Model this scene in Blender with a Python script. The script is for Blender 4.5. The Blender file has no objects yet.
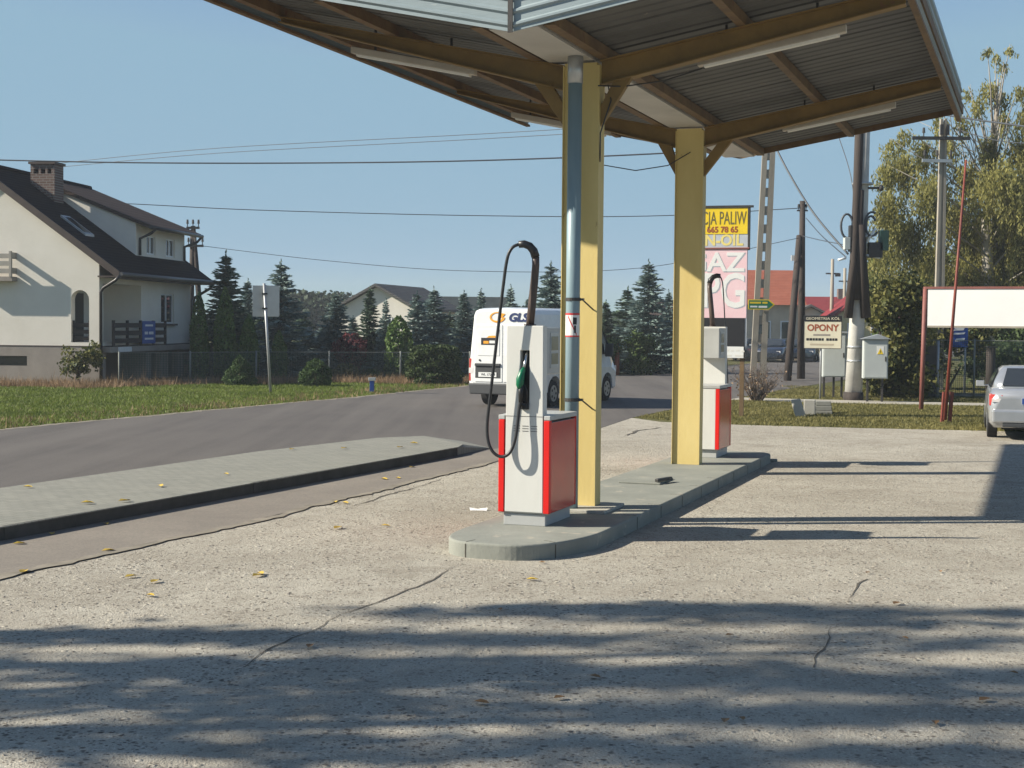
import bpy, bmesh, math, random
import numpy as np
from mathutils import Vector, Matrix, Euler
R = math.radians
scene = bpy.context.scene
col = scene.collection
rng = np.random.default_rng(7)
random.seed(7)

# ------------------------------------------------------------------ camera
F, CAMH = 1450.0, 2.15
PITCH, ROLL = R(2.37), R(0.5)
cp, sp, cr, sr = math.cos(PITCH), math.sin(PITCH), math.cos(ROLL), math.sin(ROLL)

def ray(px, py):
    a, b = px - 512, 384 - py
    a2, b2 = a * cr - b * sr, a * sr + b * cr
    return Vector((a2, F * cp + b2 * sp, -F * sp + b2 * cp))

def at(px, py, Y):
    "the point at distance Y seen at this place of the photograph"
    r = ray(px, py); t = Y / r.y
    return Vector((r.x * t, Y, CAMH + r.z * t))

def gp(px, py, z=0.0):
    "the point of the ground seen at this place of the photograph"
    r = ray(px, py); t = (z - CAMH) / r.z
    return Vector((r.x * t, r.y * t, z))

cd = bpy.data.cameras.new('camera'); cam = bpy.data.objects.new('camera', cd); col.objects.link(cam)
cd.sensor_width = 36; cd.lens = 36 * F / 1024; cd.clip_end = 6000; cd.clip_start = 0.1
cam.matrix_world = Matrix(((cr, -sr, 0, 0), (sr * sp, cr * sp, -cp, 0), (sr * cp, cr * cp, sp, CAMH), (0, 0, 0, 1)))
scene.camera = cam

# ------------------------------------------------------------------ light
AZ, EL = R(6), R(32.3)
L = Vector((math.cos(AZ) * math.cos(EL), math.sin(AZ) * math.cos(EL), -math.sin(EL)))
sd = bpy.data.lights.new('sun', 'SUN'); so = bpy.data.objects.new('sun', sd); col.objects.link(so)
sd.energy = 5.0; sd.angle = R(0.55); sd.color = (1.0, 0.935, 0.80)
so.rotation_euler = L.to_track_quat('-Z', 'Y').to_euler()
w = bpy.data.worlds.new('World'); scene.world = w; w.use_nodes = True
wn = w.node_tree; sky = wn.nodes.new('ShaderNodeTexSky'); sky.sky_type = 'NISHITA'; sky.sun_disc = False
sky.sun_elevation = EL; sky.sun_rotation = R(264); sky.air_density = 1.0; sky.dust_density = 0.4; sky.ozone_density = 3.0
wb = wn.nodes.new('ShaderNodeMix'); wb.data_type = 'RGBA'; wb.blend_type = 'DARKEN'; wb.inputs[0].default_value = 1.0; wb.inputs[7].default_value = (2.15, 3.5, 4.6, 1)   # pale haze-blue ceiling of the sky's brightness
wn.links.new(sky.outputs[0], wb.inputs[6]); wn.links.new(wb.outputs[2], wn.nodes['Background'].inputs[0]); wn.nodes['Background'].inputs[1].default_value = 0.075
scene.view_settings.view_transform = 'Standard'; scene.view_settings.look = 'None'
scene.view_settings.exposure = 0.8; scene.view_settings.gamma = 1.0; scene.view_settings.use_curve_mapping = False
scene.cycles.use_denoising = True
scene.cycles.max_bounces = 6; scene.cycles.transparent_max_bounces = 12

# ------------------------------------------------------------------ materials
def new_mat(name):
    m = bpy.data.materials.new(name); m.use_nodes = True
    nt = m.node_tree; b = nt.nodes['Principled BSDF']
    return m, nt, b

def ramp(nt, fac, stops):
    r = nt.nodes.new('ShaderNodeValToRGB'); cr_ = r.color_ramp
    while len(cr_.elements) < len(stops): cr_.elements.new(0.5)
    for e, (p, c) in zip(cr_.elements, stops):
        e.position = p; e.color = (c[0], c[1], c[2], 1) if not isinstance(c, (int, float)) else (c, c, c, 1)
    nt.links.new(fac, r.inputs[0]); return r.outputs[0]

def coords(nt, scale=(1, 1, 1), kind='Object'):
    t = nt.nodes.new('ShaderNodeTexCoord'); mp = nt.nodes.new('ShaderNodeMapping')
    mp.inputs['Scale'].default_value = scale
    nt.links.new(t.outputs[kind], mp.inputs[0]); return mp.outputs[0]

def noise(nt, vec, scale, detail=4, rough=0.6, dist=0.0):
    n = nt.nodes.new('ShaderNodeTexNoise'); n.inputs['Scale'].default_value = scale
    n.inputs['Detail'].default_value = detail; n.inputs['Roughness'].default_value = rough
    n.inputs['Distortion'].default_value = dist
    nt.links.new(vec, n.inputs['Vector']); return n.outputs['Fac']

def mix(nt, fac, a, b, mode='MIX'):
    m = nt.nodes.new('ShaderNodeMix'); m.data_type = 'RGBA'; m.blend_type = mode
    for s, v in ((m.inputs[0], fac), (m.inputs[6], a), (m.inputs[7], b)):
        if hasattr(v, 'is_linked'): nt.links.new(v, s)
        elif isinstance(v, (int, float)): s.default_value = v
        else: s.default_value = (v[0], v[1], v[2], 1)
    return m.outputs[2]

def bump(nt, b, h, strength=0.3, dist=0.02):
    n = nt.nodes.new('ShaderNodeBump'); n.inputs['Strength'].default_value = strength; n.inputs['Distance'].default_value = dist
    nt.links.new(h, n.inputs['Height']); nt.links.new(n.outputs[0], b.inputs['Normal'])

def worn(name, c, c2=None, scale=3.0, rough=0.6, metal=0.0, bmp=0.15, spots=None, spot_amt=0.62, spot_scale=9, stretch=(1, 1, 1), spec=0.4):
    "a painted / cast surface: two close tones, fine grain, and optional patches of wear"
    m, nt, b = new_mat(name)
    v = coords(nt, stretch); c2 = c2 or tuple(x * 0.78 for x in c)
    n1 = noise(nt, v, scale, 6, 0.65)
    cc = ramp(nt, n1, [(0.32, c2), (0.68, c)])
    if spots:
        n2 = noise(nt, v, spot_scale, 7, 0.7, 0.4)
        k = ramp(nt, n2, [(spot_amt, 0.0), (spot_amt + 0.05, 1.0)])
        cc = mix(nt, k, cc, spots)
    nt.links.new(cc, b.inputs['Base Color'])
    b.inputs['Roughness'].default_value = rough; b.inputs['Metallic'].default_value = metal
    b.inputs['Specular IOR Level'].default_value = spec
    if bmp: bump(nt, b, noise(nt, v, scale * 14, 3, 0.6), bmp, 0.01)
    return m

def plain(name, c, rough=0.5, metal=0.0, spec=0.5, coat=0.0):
    m, nt, b = new_mat(name)
    v = coords(nt); n1 = noise(nt, v, 6, 3)
    nt.links.new(ramp(nt, n1, [(0.3, tuple(x * 0.9 for x in c)), (0.7, c)]), b.inputs['Base Color'])
    b.inputs['Roughness'].default_value = rough; b.inputs['Metallic'].default_value = metal
    b.inputs['Specular IOR Level'].default_value = spec; b.inputs['Coat Weight'].default_value = coat
    b.inputs['Coat Roughness'].default_value = 0.08
    return m

def foliage(name, dark, light, scale=1.2, trans=0.25, rough=0.6):
    m, nt, b = new_mat(name)
    v = coords(nt); n = noise(nt, v, scale, 3, 0.6)
    g = nt.nodes.new('ShaderNodeNewGeometry')
    a = nt.nodes.new('ShaderNodeMath'); a.operation = 'MULTIPLY_ADD'; a.inputs[1].default_value = 0.45
    nt.links.new(g.outputs['Random Per Island'], a.inputs[0])
    s = nt.nodes.new('ShaderNodeMath'); s.operation = 'SUBTRACT'; s.inputs[1].default_value = 0.22
    nt.links.new(n, s.inputs[0]); nt.links.new(s.outputs[0], a.inputs[2])
    c = ramp(nt, a.outputs[0], [(0.25, dark), (0.8, light)])
    nt.links.new(c, b.inputs['Base Color']); b.inputs['Roughness'].default_value = rough
    b.inputs['Specular IOR Level'].default_value = 0.25
    t = nt.nodes.new('ShaderNodeBsdfTranslucent'); nt.links.new(c, t.inputs[0])
    mx = nt.nodes.new('ShaderNodeMixShader'); mx.inputs[0].default_value = trans
    nt.links.new(b.outputs[0], mx.inputs[1]); nt.links.new(t.outputs[0], mx.inputs[2])
    nt.links.new(mx.outputs[0], nt.nodes['Material Output'].inputs[0])
    return m

def mat_yard():
    m, nt, b = new_mat('gravelly_concrete'); v = coords(nt)
    big = noise(nt, v, 0.35, 5, 0.6, 0.5); mid = noise(nt, v, 2.3, 6, 0.7)
    c = ramp(nt, big, [(0.3, (0.39, 0.357, 0.295)), (0.5, (0.485, 0.45, 0.378)), (0.7, (0.57, 0.53, 0.445))])
    c = mix(nt, ramp(nt, mid, [(0.4, 0.0), (0.75, 0.7)]), c, (0.30, 0.26, 0.21))
    patch = noise(nt, v, 0.9, 3, 0.6); pebs = []
    for sc, lo, hi, sel_lo in ((9, 0.10, 0.22, 0.60), (17, 0.18, 0.38, 0.42), (34, 0.20, 0.42, 0.35)):
        vo = nt.nodes.new('ShaderNodeTexVoronoi'); vo.inputs['Scale'].default_value = sc; nt.links.new(v, vo.inputs['Vector'])
        peb = ramp(nt, vo.outputs['Distance'], [(lo, 1.0), (hi, 0.0)]); pebs.append(peb)
        sel = nt.nodes.new('ShaderNodeSeparateColor'); nt.links.new(vo.outputs['Color'], sel.inputs[0])
        pm = nt.nodes.new('ShaderNodeMath'); pm.operation = 'MULTIPLY'; nt.links.new(peb, pm.inputs[0])
        nt.links.new(ramp(nt, sel.outputs[0], [(sel_lo, 0.0), (sel_lo + 0.1, 1.0)]), pm.inputs[1])
        pm2 = nt.nodes.new('ShaderNodeMath'); pm2.operation = 'MULTIPLY'
        nt.links.new(pm.outputs[0], pm2.inputs[0]); nt.links.new(ramp(nt, patch, [(0.35, 0.35), (0.58, 1.0)]), pm2.inputs[1])
        pc = ramp(nt, sel.outputs[1], [(0.0, (0.06, 0.05, 0.045)), (0.65, (0.17, 0.14, 0.11)), (0.72, (0.58, 0.54, 0.46)), (1.0, (0.68, 0.63, 0.55))])
        c = mix(nt, pm2.outputs[0], c, pc)
    peb = pebs[0]
    stain = noise(nt, v, 0.55, 7, 0.72, 0.6)
    c = mix(nt, ramp(nt, stain, [(0.56, 0.0), (0.68, 0.55)]), c, (0.21, 0.18, 0.14))
    fine = noise(nt, v, 70, 3, 0.7)
    c = mix(nt, ramp(nt, fine, [(0.35, 0.45), (0.6, 0.0)]), c, (0.2, 0.17, 0.135))
    nt.links.new(c, b.inputs['Base Color']); b.inputs['Roughness'].default_value = 0.92; b.inputs['Specular IOR Level'].default_value = 0.15
    h = nt.nodes.new('ShaderNodeMath'); h.operation = 'ADD'; nt.links.new(fine, h.inputs[0])
    h2 = nt.nodes.new('ShaderNodeMath'); h2.operation = 'MULTIPLY_ADD'; h2.inputs[1].default_value = 0.8
    nt.links.new(peb, h2.inputs[0]); nt.links.new(mid, h2.inputs[2]); nt.links.new(h2.outputs[0], h.inputs[1])
    bump(nt, b, h.outputs[0], 0.9, 0.018)
    return m

def mat_asphalt():
    m, nt, b = new_mat('weathered_asphalt'); v = coords(nt)
    tr = coords(nt, (1, 1, 1)); rot = nt.nodes.new('ShaderNodeMapping'); rot.inputs['Rotation'].default_value = (0, 0, R(22)); rot.inputs['Scale'].default_value = (1.2, 0.05, 1)
    nt.links.new(v, rot.inputs[0])
    streak = noise(nt, rot.outputs[0], 1.0, 4, 0.6); n = noise(nt, v, 0.5, 5, 0.6)
    c = ramp(nt, streak, [(0.3, (0.082, 0.072, 0.067)), (0.5, (0.115, 0.102, 0.093)), (0.7, (0.14, 0.125, 0.113))])
    c = mix(nt, ramp(nt, n, [(0.4, 0.0), (0.8, 0.5)]), c, (0.15, 0.133, 0.118))
    fine = noise(nt, v, 60, 3, 0.7)
    c = mix(nt, ramp(nt, fine, [(0.35, 0.4), (0.6, 0.0)]), c, (0.05, 0.047, 0.045))
    nt.links.new(c, b.inputs['Base Color']); b.inputs['Roughness'].default_value = 0.85; b.inputs['Specular IOR Level'].default_value = 0.3
    bump(nt, b, fine, 0.4, 0.01)
    return m

def mat_strip():
    m, nt, b = new_mat('dusty_asphalt'); v = coords(nt)
    n = noise(nt, v, 0.8, 6, 0.7, 0.4)
    c = ramp(nt, n, [(0.3, (0.20, 0.175, 0.15)), (0.7, (0.28, 0.245, 0.205))])
    fine = noise(nt, v, 45, 4, 0.7)
    c = mix(nt, ramp(nt, fine, [(0.35, 0.5), (0.6, 0.0)]), c, (0.12, 0.11, 0.1))
    nt.links.new(c, b.inputs['Base Color']); b.inputs['Roughness'].default_value = 0.9; b.inputs['Specular IOR Level'].default_value = 0.2
    bump(nt, b, fine, 0.5, 0.01)
    return m

def mat_pavers():
    m, nt, b = new_mat('grey_pavers'); v = coords(nt)
    br = nt.nodes.new('ShaderNodeTexBrick'); br.inputs['Scale'].default_value = 1.0
    br.inputs['Brick Width'].default_value = 0.2; br.inputs['Row Height'].default_value = 0.1; br.inputs['Mortar Size'].default_value = 0.005
    br.inputs['Color1'].default_value = (0.245, 0.24, 0.203, 1); br.inputs['Color2'].default_value = (0.195, 0.193, 0.166, 1); br.inputs['Mortar'].default_value = (0.10, 0.098, 0.082, 1)
    mp = nt.nodes.new('ShaderNodeMapping'); mp.inputs['Rotation'].default_value = (0, 0, R(22)); nt.links.new(v, mp.inputs[0]); nt.links.new(mp.outputs[0], br.inputs[0])
    n = noise(nt, v, 1.3, 6, 0.7)
    c = mix(nt, ramp(nt, n, [(0.35, 0.0), (0.75, 0.6)]), br.outputs[0], (0.25, 0.24, 0.205))
    nt.links.new(c, b.inputs['Base Color']); b.inputs['Roughness'].default_value = 0.9
    bump(nt, b, noise(nt, v, 40, 3), 0.3, 0.01)
    return m

def mat_field():
    m, nt, b = new_mat('meadow'); v = coords(nt)
    n = noise(nt, v, 0.25, 6, 0.65); n2 = noise(nt, v, 5, 5, 0.7)
    c = ramp(nt, n, [(0.3, (0.085, 0.085, 0.03)), (0.55, (0.12, 0.115, 0.045)), (0.75, (0.19, 0.155, 0.085))])
    c = mix(nt, ramp(nt, n2, [(0.4, 0.5), (0.62, 0.0)]), c, (0.05, 0.055, 0.02))
    nt.links.new(c, b.inputs['Base Color']); b.inputs['Roughness'].default_value = 0.95; b.inputs['Specular IOR Level'].default_value = 0.1
    bump(nt, b, n2, 0.5, 0.05)
    return m

def mat_bricks(name, c1, c2, mortar, sc=1.0):
    m, nt, b = new_mat(name); v = coords(nt)
    mp = nt.nodes.new('ShaderNodeMapping'); mp.inputs['Rotation'].default_value = (R(90), 0, 0); nt.links.new(v, mp.inputs[0])
    br = nt.nodes.new('ShaderNodeTexBrick'); br.inputs['Scale'].default_value = sc
    br.inputs['Brick Width'].default_value = 0.26; br.inputs['Row Height'].default_value = 0.09; br.inputs['Mortar Size'].default_value = 0.012
    br.inputs['Color1'].default_value = (*c1, 1); br.inputs['Color2'].default_value = (*c2, 1); br.inputs['Mortar'].default_value = (*mortar, 1)
    nt.links.new(mp.outputs[0], br.inputs[0]); nt.links.new(br.outputs[0], b.inputs['Base Color'])
    b.inputs['Roughness'].default_value = 0.85
    return m

def mat_rooftile(name, c, c2, rows=3.2):
    m, nt, b = new_mat(name); v = coords(nt)
    wv = nt.nodes.new('ShaderNodeTexWave'); wv.bands_direction = 'Z'; wv.inputs['Scale'].default_value = rows * 0.9; wv.inputs['Distortion'].default_value = 0.3
    nt.links.new(v, wv.inputs['Vector']); n = noise(nt, v, 1.5, 5, 0.7)
    k = ramp(nt, n, [(0.3, c2), (0.7, c)])
    nt.links.new(mix(nt, ramp(nt, wv.outputs['Fac'], [(0.0, 0.35), (0.25, 0.0)]), k, tuple(x * 0.5 for x in c2)), b.inputs['Base Color'])
    b.inputs['Roughness'].default_value = 0.8; b.inputs['Specular IOR Level'].default_value = 0.05; bump(nt, b, wv.outputs['Fac'], 0.4, 0.03)
    return m

def mat_glass(name, c=(0.03, 0.035, 0.04), rough=0.05):
    m, nt, b = new_mat(name)
    b.inputs['Base Color'].default_value = (*c, 1); b.inputs['Roughness'].default_value = rough; b.inputs['Specular IOR Level'].default_value = 0.8
    n = noise(nt, coords(nt), 1.5, 2); bump(nt, b, n, 0.05, 0.01)
    return m

def mat_mesh(name, c, alpha=0.5, scale=24):
    "woven wire fence: a real grid of wires, open in between"
    m, nt, b = new_mat(name); v = coords(nt)
    b.inputs['Base Color'].default_value = (*c, 1); b.inputs['Roughness'].default_value = 0.6
    ms = []
    for d in ('X', 'Z'):
        wv = nt.nodes.new('ShaderNodeTexWave'); wv.bands_direction = d
        wv.inputs['Scale'].default_value = 5.2; nt.links.new(v, wv.inputs['Vector'])
        ms.append(ramp(nt, wv.outputs['Fac'], [(1 - alpha * 0.5, 0.0), (1 - alpha * 0.5 + 0.04, 1.0)]))
    mx = nt.nodes.new('ShaderNodeMath'); mx.operation = 'MAXIMUM'; nt.links.new(ms[0], mx.inputs[0]); nt.links.new(ms[1], mx.inputs[1])
    nt.links.new(mx.outputs[0], b.inputs['Alpha'])
    return m

M = {}
M['yard'] = mat_yard(); M['asphalt'] = mat_asphalt(); M['strip'] = mat_strip(); M['pavers'] = mat_pavers(); M['field'] = mat_field()
M['path'] = worn('pale_path', (0.40, 0.37, 0.31), (0.31, 0.28, 0.23), 1.5, 0.9)
M['kerbside'] = worn('shade_dark_kerb', (0.10, 0.096, 0.085), (0.05, 0.048, 0.042), 1.5, 0.95, bmp=0.4)  # shade of the kerb's sunless face put into its colour
M['kerb'] = worn('kerb_concrete', (0.26, 0.255, 0.22), (0.19, 0.187, 0.165), 2.5, 0.9, bmp=0.4)
M['island'] = worn('island_concrete', (0.275, 0.277, 0.24), (0.20, 0.205, 0.18), 1.6, 0.88, bmp=0.35, spots=(0.36, 0.33, 0.27), spot_amt=0.6, spot_scale=3)
M['islandside'] = M['island']
M['pad'] = worn('pad_concrete', (0.42, 0.40, 0.35), None, 3, 0.9, bmp=0.3)
M['crack'] = worn('dirt_crack', (0.10, 0.088, 0.07), None, 8, 0.95)
M['joint'] = worn('joint_dirt', (0.16, 0.14, 0.11), (0.28, 0.245, 0.195), 3.5, 0.95)
M['yellow'] = worn('yellow_column_paint', (0.66, 0.52, 0.215), (0.585, 0.445, 0.165), 2.2, 0.55, spots=(0.25, 0.15, 0.07), spot_amt=0.66, spot_scale=5, stretch=(1, 1, 0.35))
M['beam'] = worn('shade_browned_beam_paint', (0.25, 0.155, 0.045), (0.17, 0.105, 0.033), 2.5, 0.6, spots=(0.22, 0.11, 0.05), spot_amt=0.62, spot_scale=6)  # yellow beam paint, colour browned to carry the shade under the roof
M['purlin'] = worn('rusty_purlin', (0.19, 0.12, 0.055), (0.11, 0.07, 0.038), 3, 0.7, spots=(0.14, 0.07, 0.035), spot_amt=0.56, spot_scale=8)
M['sheet'] = worn('galvanised_sheet', (0.115, 0.112, 0.105), (0.07, 0.068, 0.064), 0.9, 0.6, metal=0.0, spots=(0.2, 0.165, 0.13), spot_amt=0.64, spot_scale=3)
M['fascia'] = worn('fascia_sheet', (0.29, 0.345, 0.365), (0.22, 0.27, 0.29), 1.3, 0.5, metal=0.1, spots=(0.48, 0.48, 0.46), spot_amt=0.63, spot_scale=5, stretch=(0.5, 0.5, 3))
M['gutter'] = worn('gutter_metal', (0.56, 0.535, 0.49), (0.42, 0.40, 0.365), 1.0, 0.5, spots=(0.34, 0.27, 0.2), spot_amt=0.66, spot_scale=4)
M['fixture'] = worn('lamp_housing', (0.56, 0.50, 0.42), (0.44, 0.38, 0.31), 2, 0.5)
M['tube'] = plain('lamp_diffuser', (0.75, 0.72, 0.66), 0.3)
M['darksteel'] = worn('dark_steel', (0.055, 0.05, 0.048), (0.035, 0.032, 0.03), 6, 0.5)
M['pipe'] = worn('blue_pipe_paint', (0.25, 0.335, 0.37), (0.19, 0.27, 0.305), 2.5, 0.4, spots=(0.28, 0.26, 0.22), spot_amt=0.7, stretch=(1, 1, 0.3))
M['zinc'] = worn('zinc', (0.52, 0.53, 0.53), (0.40, 0.41, 0.41), 4, 0.4, metal=0.6)
M['pumpwhite'] = worn('pump_white_paint', (0.66, 0.65, 0.61), (0.585, 0.575, 0.535), 1.6, 0.45, bmp=0.04, spots=(0.40, 0.37, 0.32), spot_amt=0.69, spot_scale=3.5, stretch=(1.6, 1, 0.5))
M['pumpgrey'] = worn('pump_grey_paint', (0.46, 0.465, 0.45), (0.38, 0.38, 0.37), 2, 0.4, bmp=0.04)
M['red'] = worn('red_gloss_paint', (0.72, 0.012, 0.008), (0.6, 0.012, 0.008), 2, 0.4, bmp=0.02)
M['redside'] = worn('red_side_panel', (0.62, 0.025, 0.018), (0.48, 0.024, 0.02), 1.5, 0.16, bmp=0.02, spec=0.7)
M['rubber'] = plain('black_rubber', (0.018, 0.018, 0.02), 0.42)
M['armbrown'] = worn('arm_pipe', (0.10, 0.065, 0.052), (0.06, 0.045, 0.04), 6, 0.45)
M['black'] = plain('black_plastic', (0.015, 0.015, 0.015), 0.45)
M['green'] = plain('green_plastic', (0.0, 0.13, 0.055), 0.35)
M['steel'] = plain('bright_steel', (0.6, 0.6, 0.6), 0.3, 0.9)
M['lens'] = mat_glass('dial_glass', (0.25, 0.24, 0.2), 0.1)
M['white'] = worn('white_paint', (0.8, 0.79, 0.76), (0.74, 0.73, 0.7), 1.5, 0.5, bmp=0.0)
M['signred'] = plain('sign_red', (0.6, 0.05, 0.05), 0.5)
M['vanwhite'] = plain('van_white', (0.80, 0.80, 0.79), 0.25, 0, 0.5, 0.6)
M['vangrey'] = plain('van_bumper', (0.045, 0.047, 0.05), 0.6)
M['tyre'] = plain('tyre', (0.016, 0.016, 0.017), 0.85)
M['rim'] = plain('rim', (0.42, 0.43, 0.44), 0.35, 0.7)
M['lampred'] = plain('lamp_red', (0.5, 0.06, 0.05), 0.2)
M['lampwhite'] = plain('lamp_white', (0.75, 0.70, 0.68), 0.15)
M['glass'] = mat_glass('window_glass')
M['lettblue'] = plain('letter_navy', (0.015, 0.03, 0.12), 0.5)
M['lettamber'] = plain('letter_amber', (0.85, 0.36, 0.02), 0.5)
M['plate'] = plain('plate_white', (0.78, 0.78, 0.76), 0.4)
M['silver'] = plain('silver_paint', (0.44, 0.45, 0.465), 0.28, 0.5, 0.5, 0.8)
M['carblue'] = plain('dark_blue_paint', (0.03, 0.04, 0.06), 0.2, 0.3, 0.5, 1)
M['cargreen'] = plain('dark_teal_paint', (0.04, 0.06, 0.075), 0.2, 0.3, 0.5, 1)
M['cargrey'] = plain('light_grey_paint', (0.35, 0.37, 0.39), 0.25, 0.4, 0.5, 1)
M['stucco'] = worn('cream_render', (0.78, 0.73, 0.65), (0.70, 0.65, 0.57), 0.8, 0.9, bmp=0.3)
M['plinth'] = worn('pinkish_plinth', (0.32, 0.28, 0.245), (0.245, 0.215, 0.19), 1.2, 0.9, bmp=0.3)
M['roofdark'] = mat_rooftile('dark_brown_roof', (0.018, 0.012, 0.013), (0.012, 0.009, 0.010))
M['roofbrown'] = mat_rooftile('brown_sheet_roof', (0.07, 0.05, 0.043), (0.05, 0.036, 0.032), 2)
M['fasciabrown'] = worn('brown_board', (0.08, 0.055, 0.045), (0.055, 0.04, 0.034), 4, 0.6)
M['brick'] = mat_bricks('chimney_brick', (0.10, 0.055, 0.042), (0.16, 0.10, 0.08), (0.22, 0.2, 0.18))
M['doordark'] = worn('dark_door', (0.028, 0.022, 0.02), None, 5, 0.4)
M['railwood'] = worn('dark_rail_board', (0.035, 0.026, 0.024), None, 5, 0.6)
M['railpale'] = worn('grey_rail_board', (0.36, 0.33, 0.29), None, 4, 0.7)
M['banner'] = plain('blue_banner', (0.02, 0.09, 0.34), 0.5)
M['upvc'] = plain('white_window_frame', (0.75, 0.75, 0.74), 0.4)
M['gutdark'] = plain('dark_gutter', (0.03, 0.026, 0.026), 0.4)
M['gutgrey'] = plain('grey_brown_gutter', (0.10, 0.095, 0.095), 0.4)
M['trunk'] = worn('bark', (0.12, 0.09, 0.065), (0.07, 0.052, 0.04), 5, 0.9, bmp=0.5, stretch=(1, 1, 0.3))
M['birch'] = worn('pale_bark', (0.42, 0.38, 0.32), (0.22, 0.19, 0.16), 3, 0.9, bmp=0.3, stretch=(1, 1, 0.4))
M['spruce'] = foliage('spruce_needles', (0.07, 0.105, 0.095), (0.29, 0.375, 0.345), 1.4, 0.1)
M['sprucegreen'] = foliage('green_spruce_needles', (0.045, 0.075, 0.05), (0.17, 0.235, 0.155), 1.4, 0.1)
M['thuja'] = foliage('thuja_sprays', (0.045, 0.085, 0.02), (0.16, 0.24, 0.065), 2.5, 0.1)
M['globe'] = foliage('clipped_leaves', (0.028, 0.055, 0.016), (0.085, 0.14, 0.04), 3, 0.15)
M['hedge'] = foliage('hedge_leaves', (0.02, 0.038, 0.012), (0.075, 0.105, 0.032), 2, 0.2)
M['redleaf'] = foliage('red_leaves', (0.05, 0.012, 0.016), (0.17, 0.035, 0.04), 3, 0.2)
M['yellowleaf'] = foliage('yellowish_leaves', (0.07, 0.07, 0.02), (0.24, 0.2, 0.06), 3, 0.25)
M['bushgreen'] = foliage('bush_leaves', (0.035, 0.065, 0.016), (0.15, 0.20, 0.05), 1.6, 0.25)
M['willow'] = foliage('yellow_green_leaves', (0.11, 0.11, 0.028), (0.45, 0.415, 0.14), 0.7, 0.5)
M['oak'] = foliage('dark_bush_leaves', (0.035, 0.055, 0.018), (0.23, 0.21, 0.06), 1.1, 0.25)
M['far'] = foliage('distant_leaves', (0.02, 0.035, 0.018), (0.06, 0.085, 0.045), 0.15, 0.1)
M['dryweed'] = foliage('dry_stems', (0.15, 0.095, 0.05), (0.38, 0.255, 0.15), 1.0, 0.2)
M['grass'] = foliage('grass_blades', (0.08, 0.115, 0.018), (0.20, 0.255, 0.045), 0.5, 0.3)
M['verge'] = foliage('verge_blades', (0.11, 0.105, 0.03), (0.27, 0.235, 0.085), 0.6, 0.3)
M['twig'] = worn('twigs', (0.17, 0.125, 0.10), (0.10, 0.075, 0.06), 4, 0.9)
M['fencemesh'] = mat_mesh('green_wire', (0.03, 0.06, 0.048), 0.13, 20)
M['fencepost'] = worn('fence_post', (0.20, 0.21, 0.19), None, 5, 0.7)
M['concpole'] = worn('pole_concrete', (0.36, 0.32, 0.26), (0.25, 0.22, 0.18), 2, 0.9, bmp=0.3, stretch=(1, 1, 0.3))
M['whitepole'] = worn('pale_pole', (0.62, 0.60, 0.55), (0.45, 0.43, 0.40), 2, 0.8, bmp=0.2)
M['tarwood'] = worn('tarred_wood', (0.06, 0.045, 0.038), (0.035, 0.028, 0.025), 3, 0.85, bmp=0.4, stretch=(1, 1, 0.2))
M['wire'] = plain('wire', (0.06, 0.065, 0.075), 0.5)
M['cabinet'] = worn('cabinet_grey', (0.50, 0.53, 0.51), (0.44, 0.46, 0.45), 1.5, 0.5)
M['cabroof'] = worn('cabinet_roof', (0.50, 0.52, 0.54), None, 2, 0.4, metal=0.4)
M['signyellow'] = plain('sign_yellow', (0.85, 0.60, 0.02), 0.5)
M['letterpale'] = plain('letter_pale_yellow', (0.80, 0.66, 0.22), 0.5)
M['signolive'] = plain('letter_olive', (0.16, 0.13, 0.05), 0.5)
M['signpink'] = worn('faded_pink', (0.83, 0.61, 0.63), (0.79, 0.50, 0.53), 1.2, 0.55)
M['signgrey'] = worn('faded_grey_blue', (0.42, 0.45, 0.50), (0.52, 0.54, 0.56), 3, 0.5)
M['signblack'] = plain('sign_black', (0.014, 0.014, 0.017), 0.5)
M['signcream'] = plain('sign_cream', (0.72, 0.66, 0.50), 0.5)
M['signbrownred'] = plain('letter_red_brown', (0.34, 0.085, 0.035), 0.5)
M['signgreen'] = plain('arrow_green', (0.01, 0.16, 0.07), 0.5)
M['signblue'] = plain('sign_blue', (0.012, 0.06, 0.28), 0.5)
M['signback'] = worn('sign_back', (0.46, 0.47, 0.46), (0.40, 0.41, 0.40), 3, 0.4, metal=0.3)
M['postgrey'] = worn('galvanised_post', (0.42, 0.43, 0.44), None, 4, 0.45, metal=0.4)
M['maroon'] = worn('red_lead_paint', (0.27, 0.10, 0.08), (0.19, 0.07, 0.06), 3, 0.6)
M['mastred'] = worn('mast_red', (0.24, 0.055, 0.035), (0.15, 0.04, 0.03), 3, 0.6)
M['hoarding'] = worn('faded_white_board', (0.80, 0.79, 0.77), (0.73, 0.72, 0.70), 0.8, 0.6)
M['orangeroof'] = mat_rooftile('orange_tiles', (0.33, 0.115, 0.075), (0.26, 0.085, 0.055))
M['redroof'] = mat_rooftile('red_tiles', (0.24, 0.04, 0.045), (0.18, 0.03, 0.034))
M['greyroof'] = mat_rooftile('grey_roof', (0.13, 0.125, 0.12), (0.10, 0.095, 0.092))
M['wallwhite'] = worn('white_render', (0.74, 0.70, 0.62), (0.66, 0.62, 0.55), 1, 0.9)
M['wallbeige'] = worn('beige_render', (0.55, 0.46, 0.34), None, 1, 0.9)
M['wallyellow'] = worn('yellow_render', (0.60, 0.50, 0.26), None, 1, 0.9)
M['wallgrey'] = worn('grey_render', (0.34, 0.31, 0.28), None, 1, 0.9)
M['leafy'] = plain('yellow_leaf', (0.55, 0.38, 0.06), 0.6)
M['leafb'] = plain('brown_leaf', (0.24, 0.13, 0.05), 0.7)
M['paper'] = plain('paper', (0.8, 0.8, 0.78), 0.7)
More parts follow.
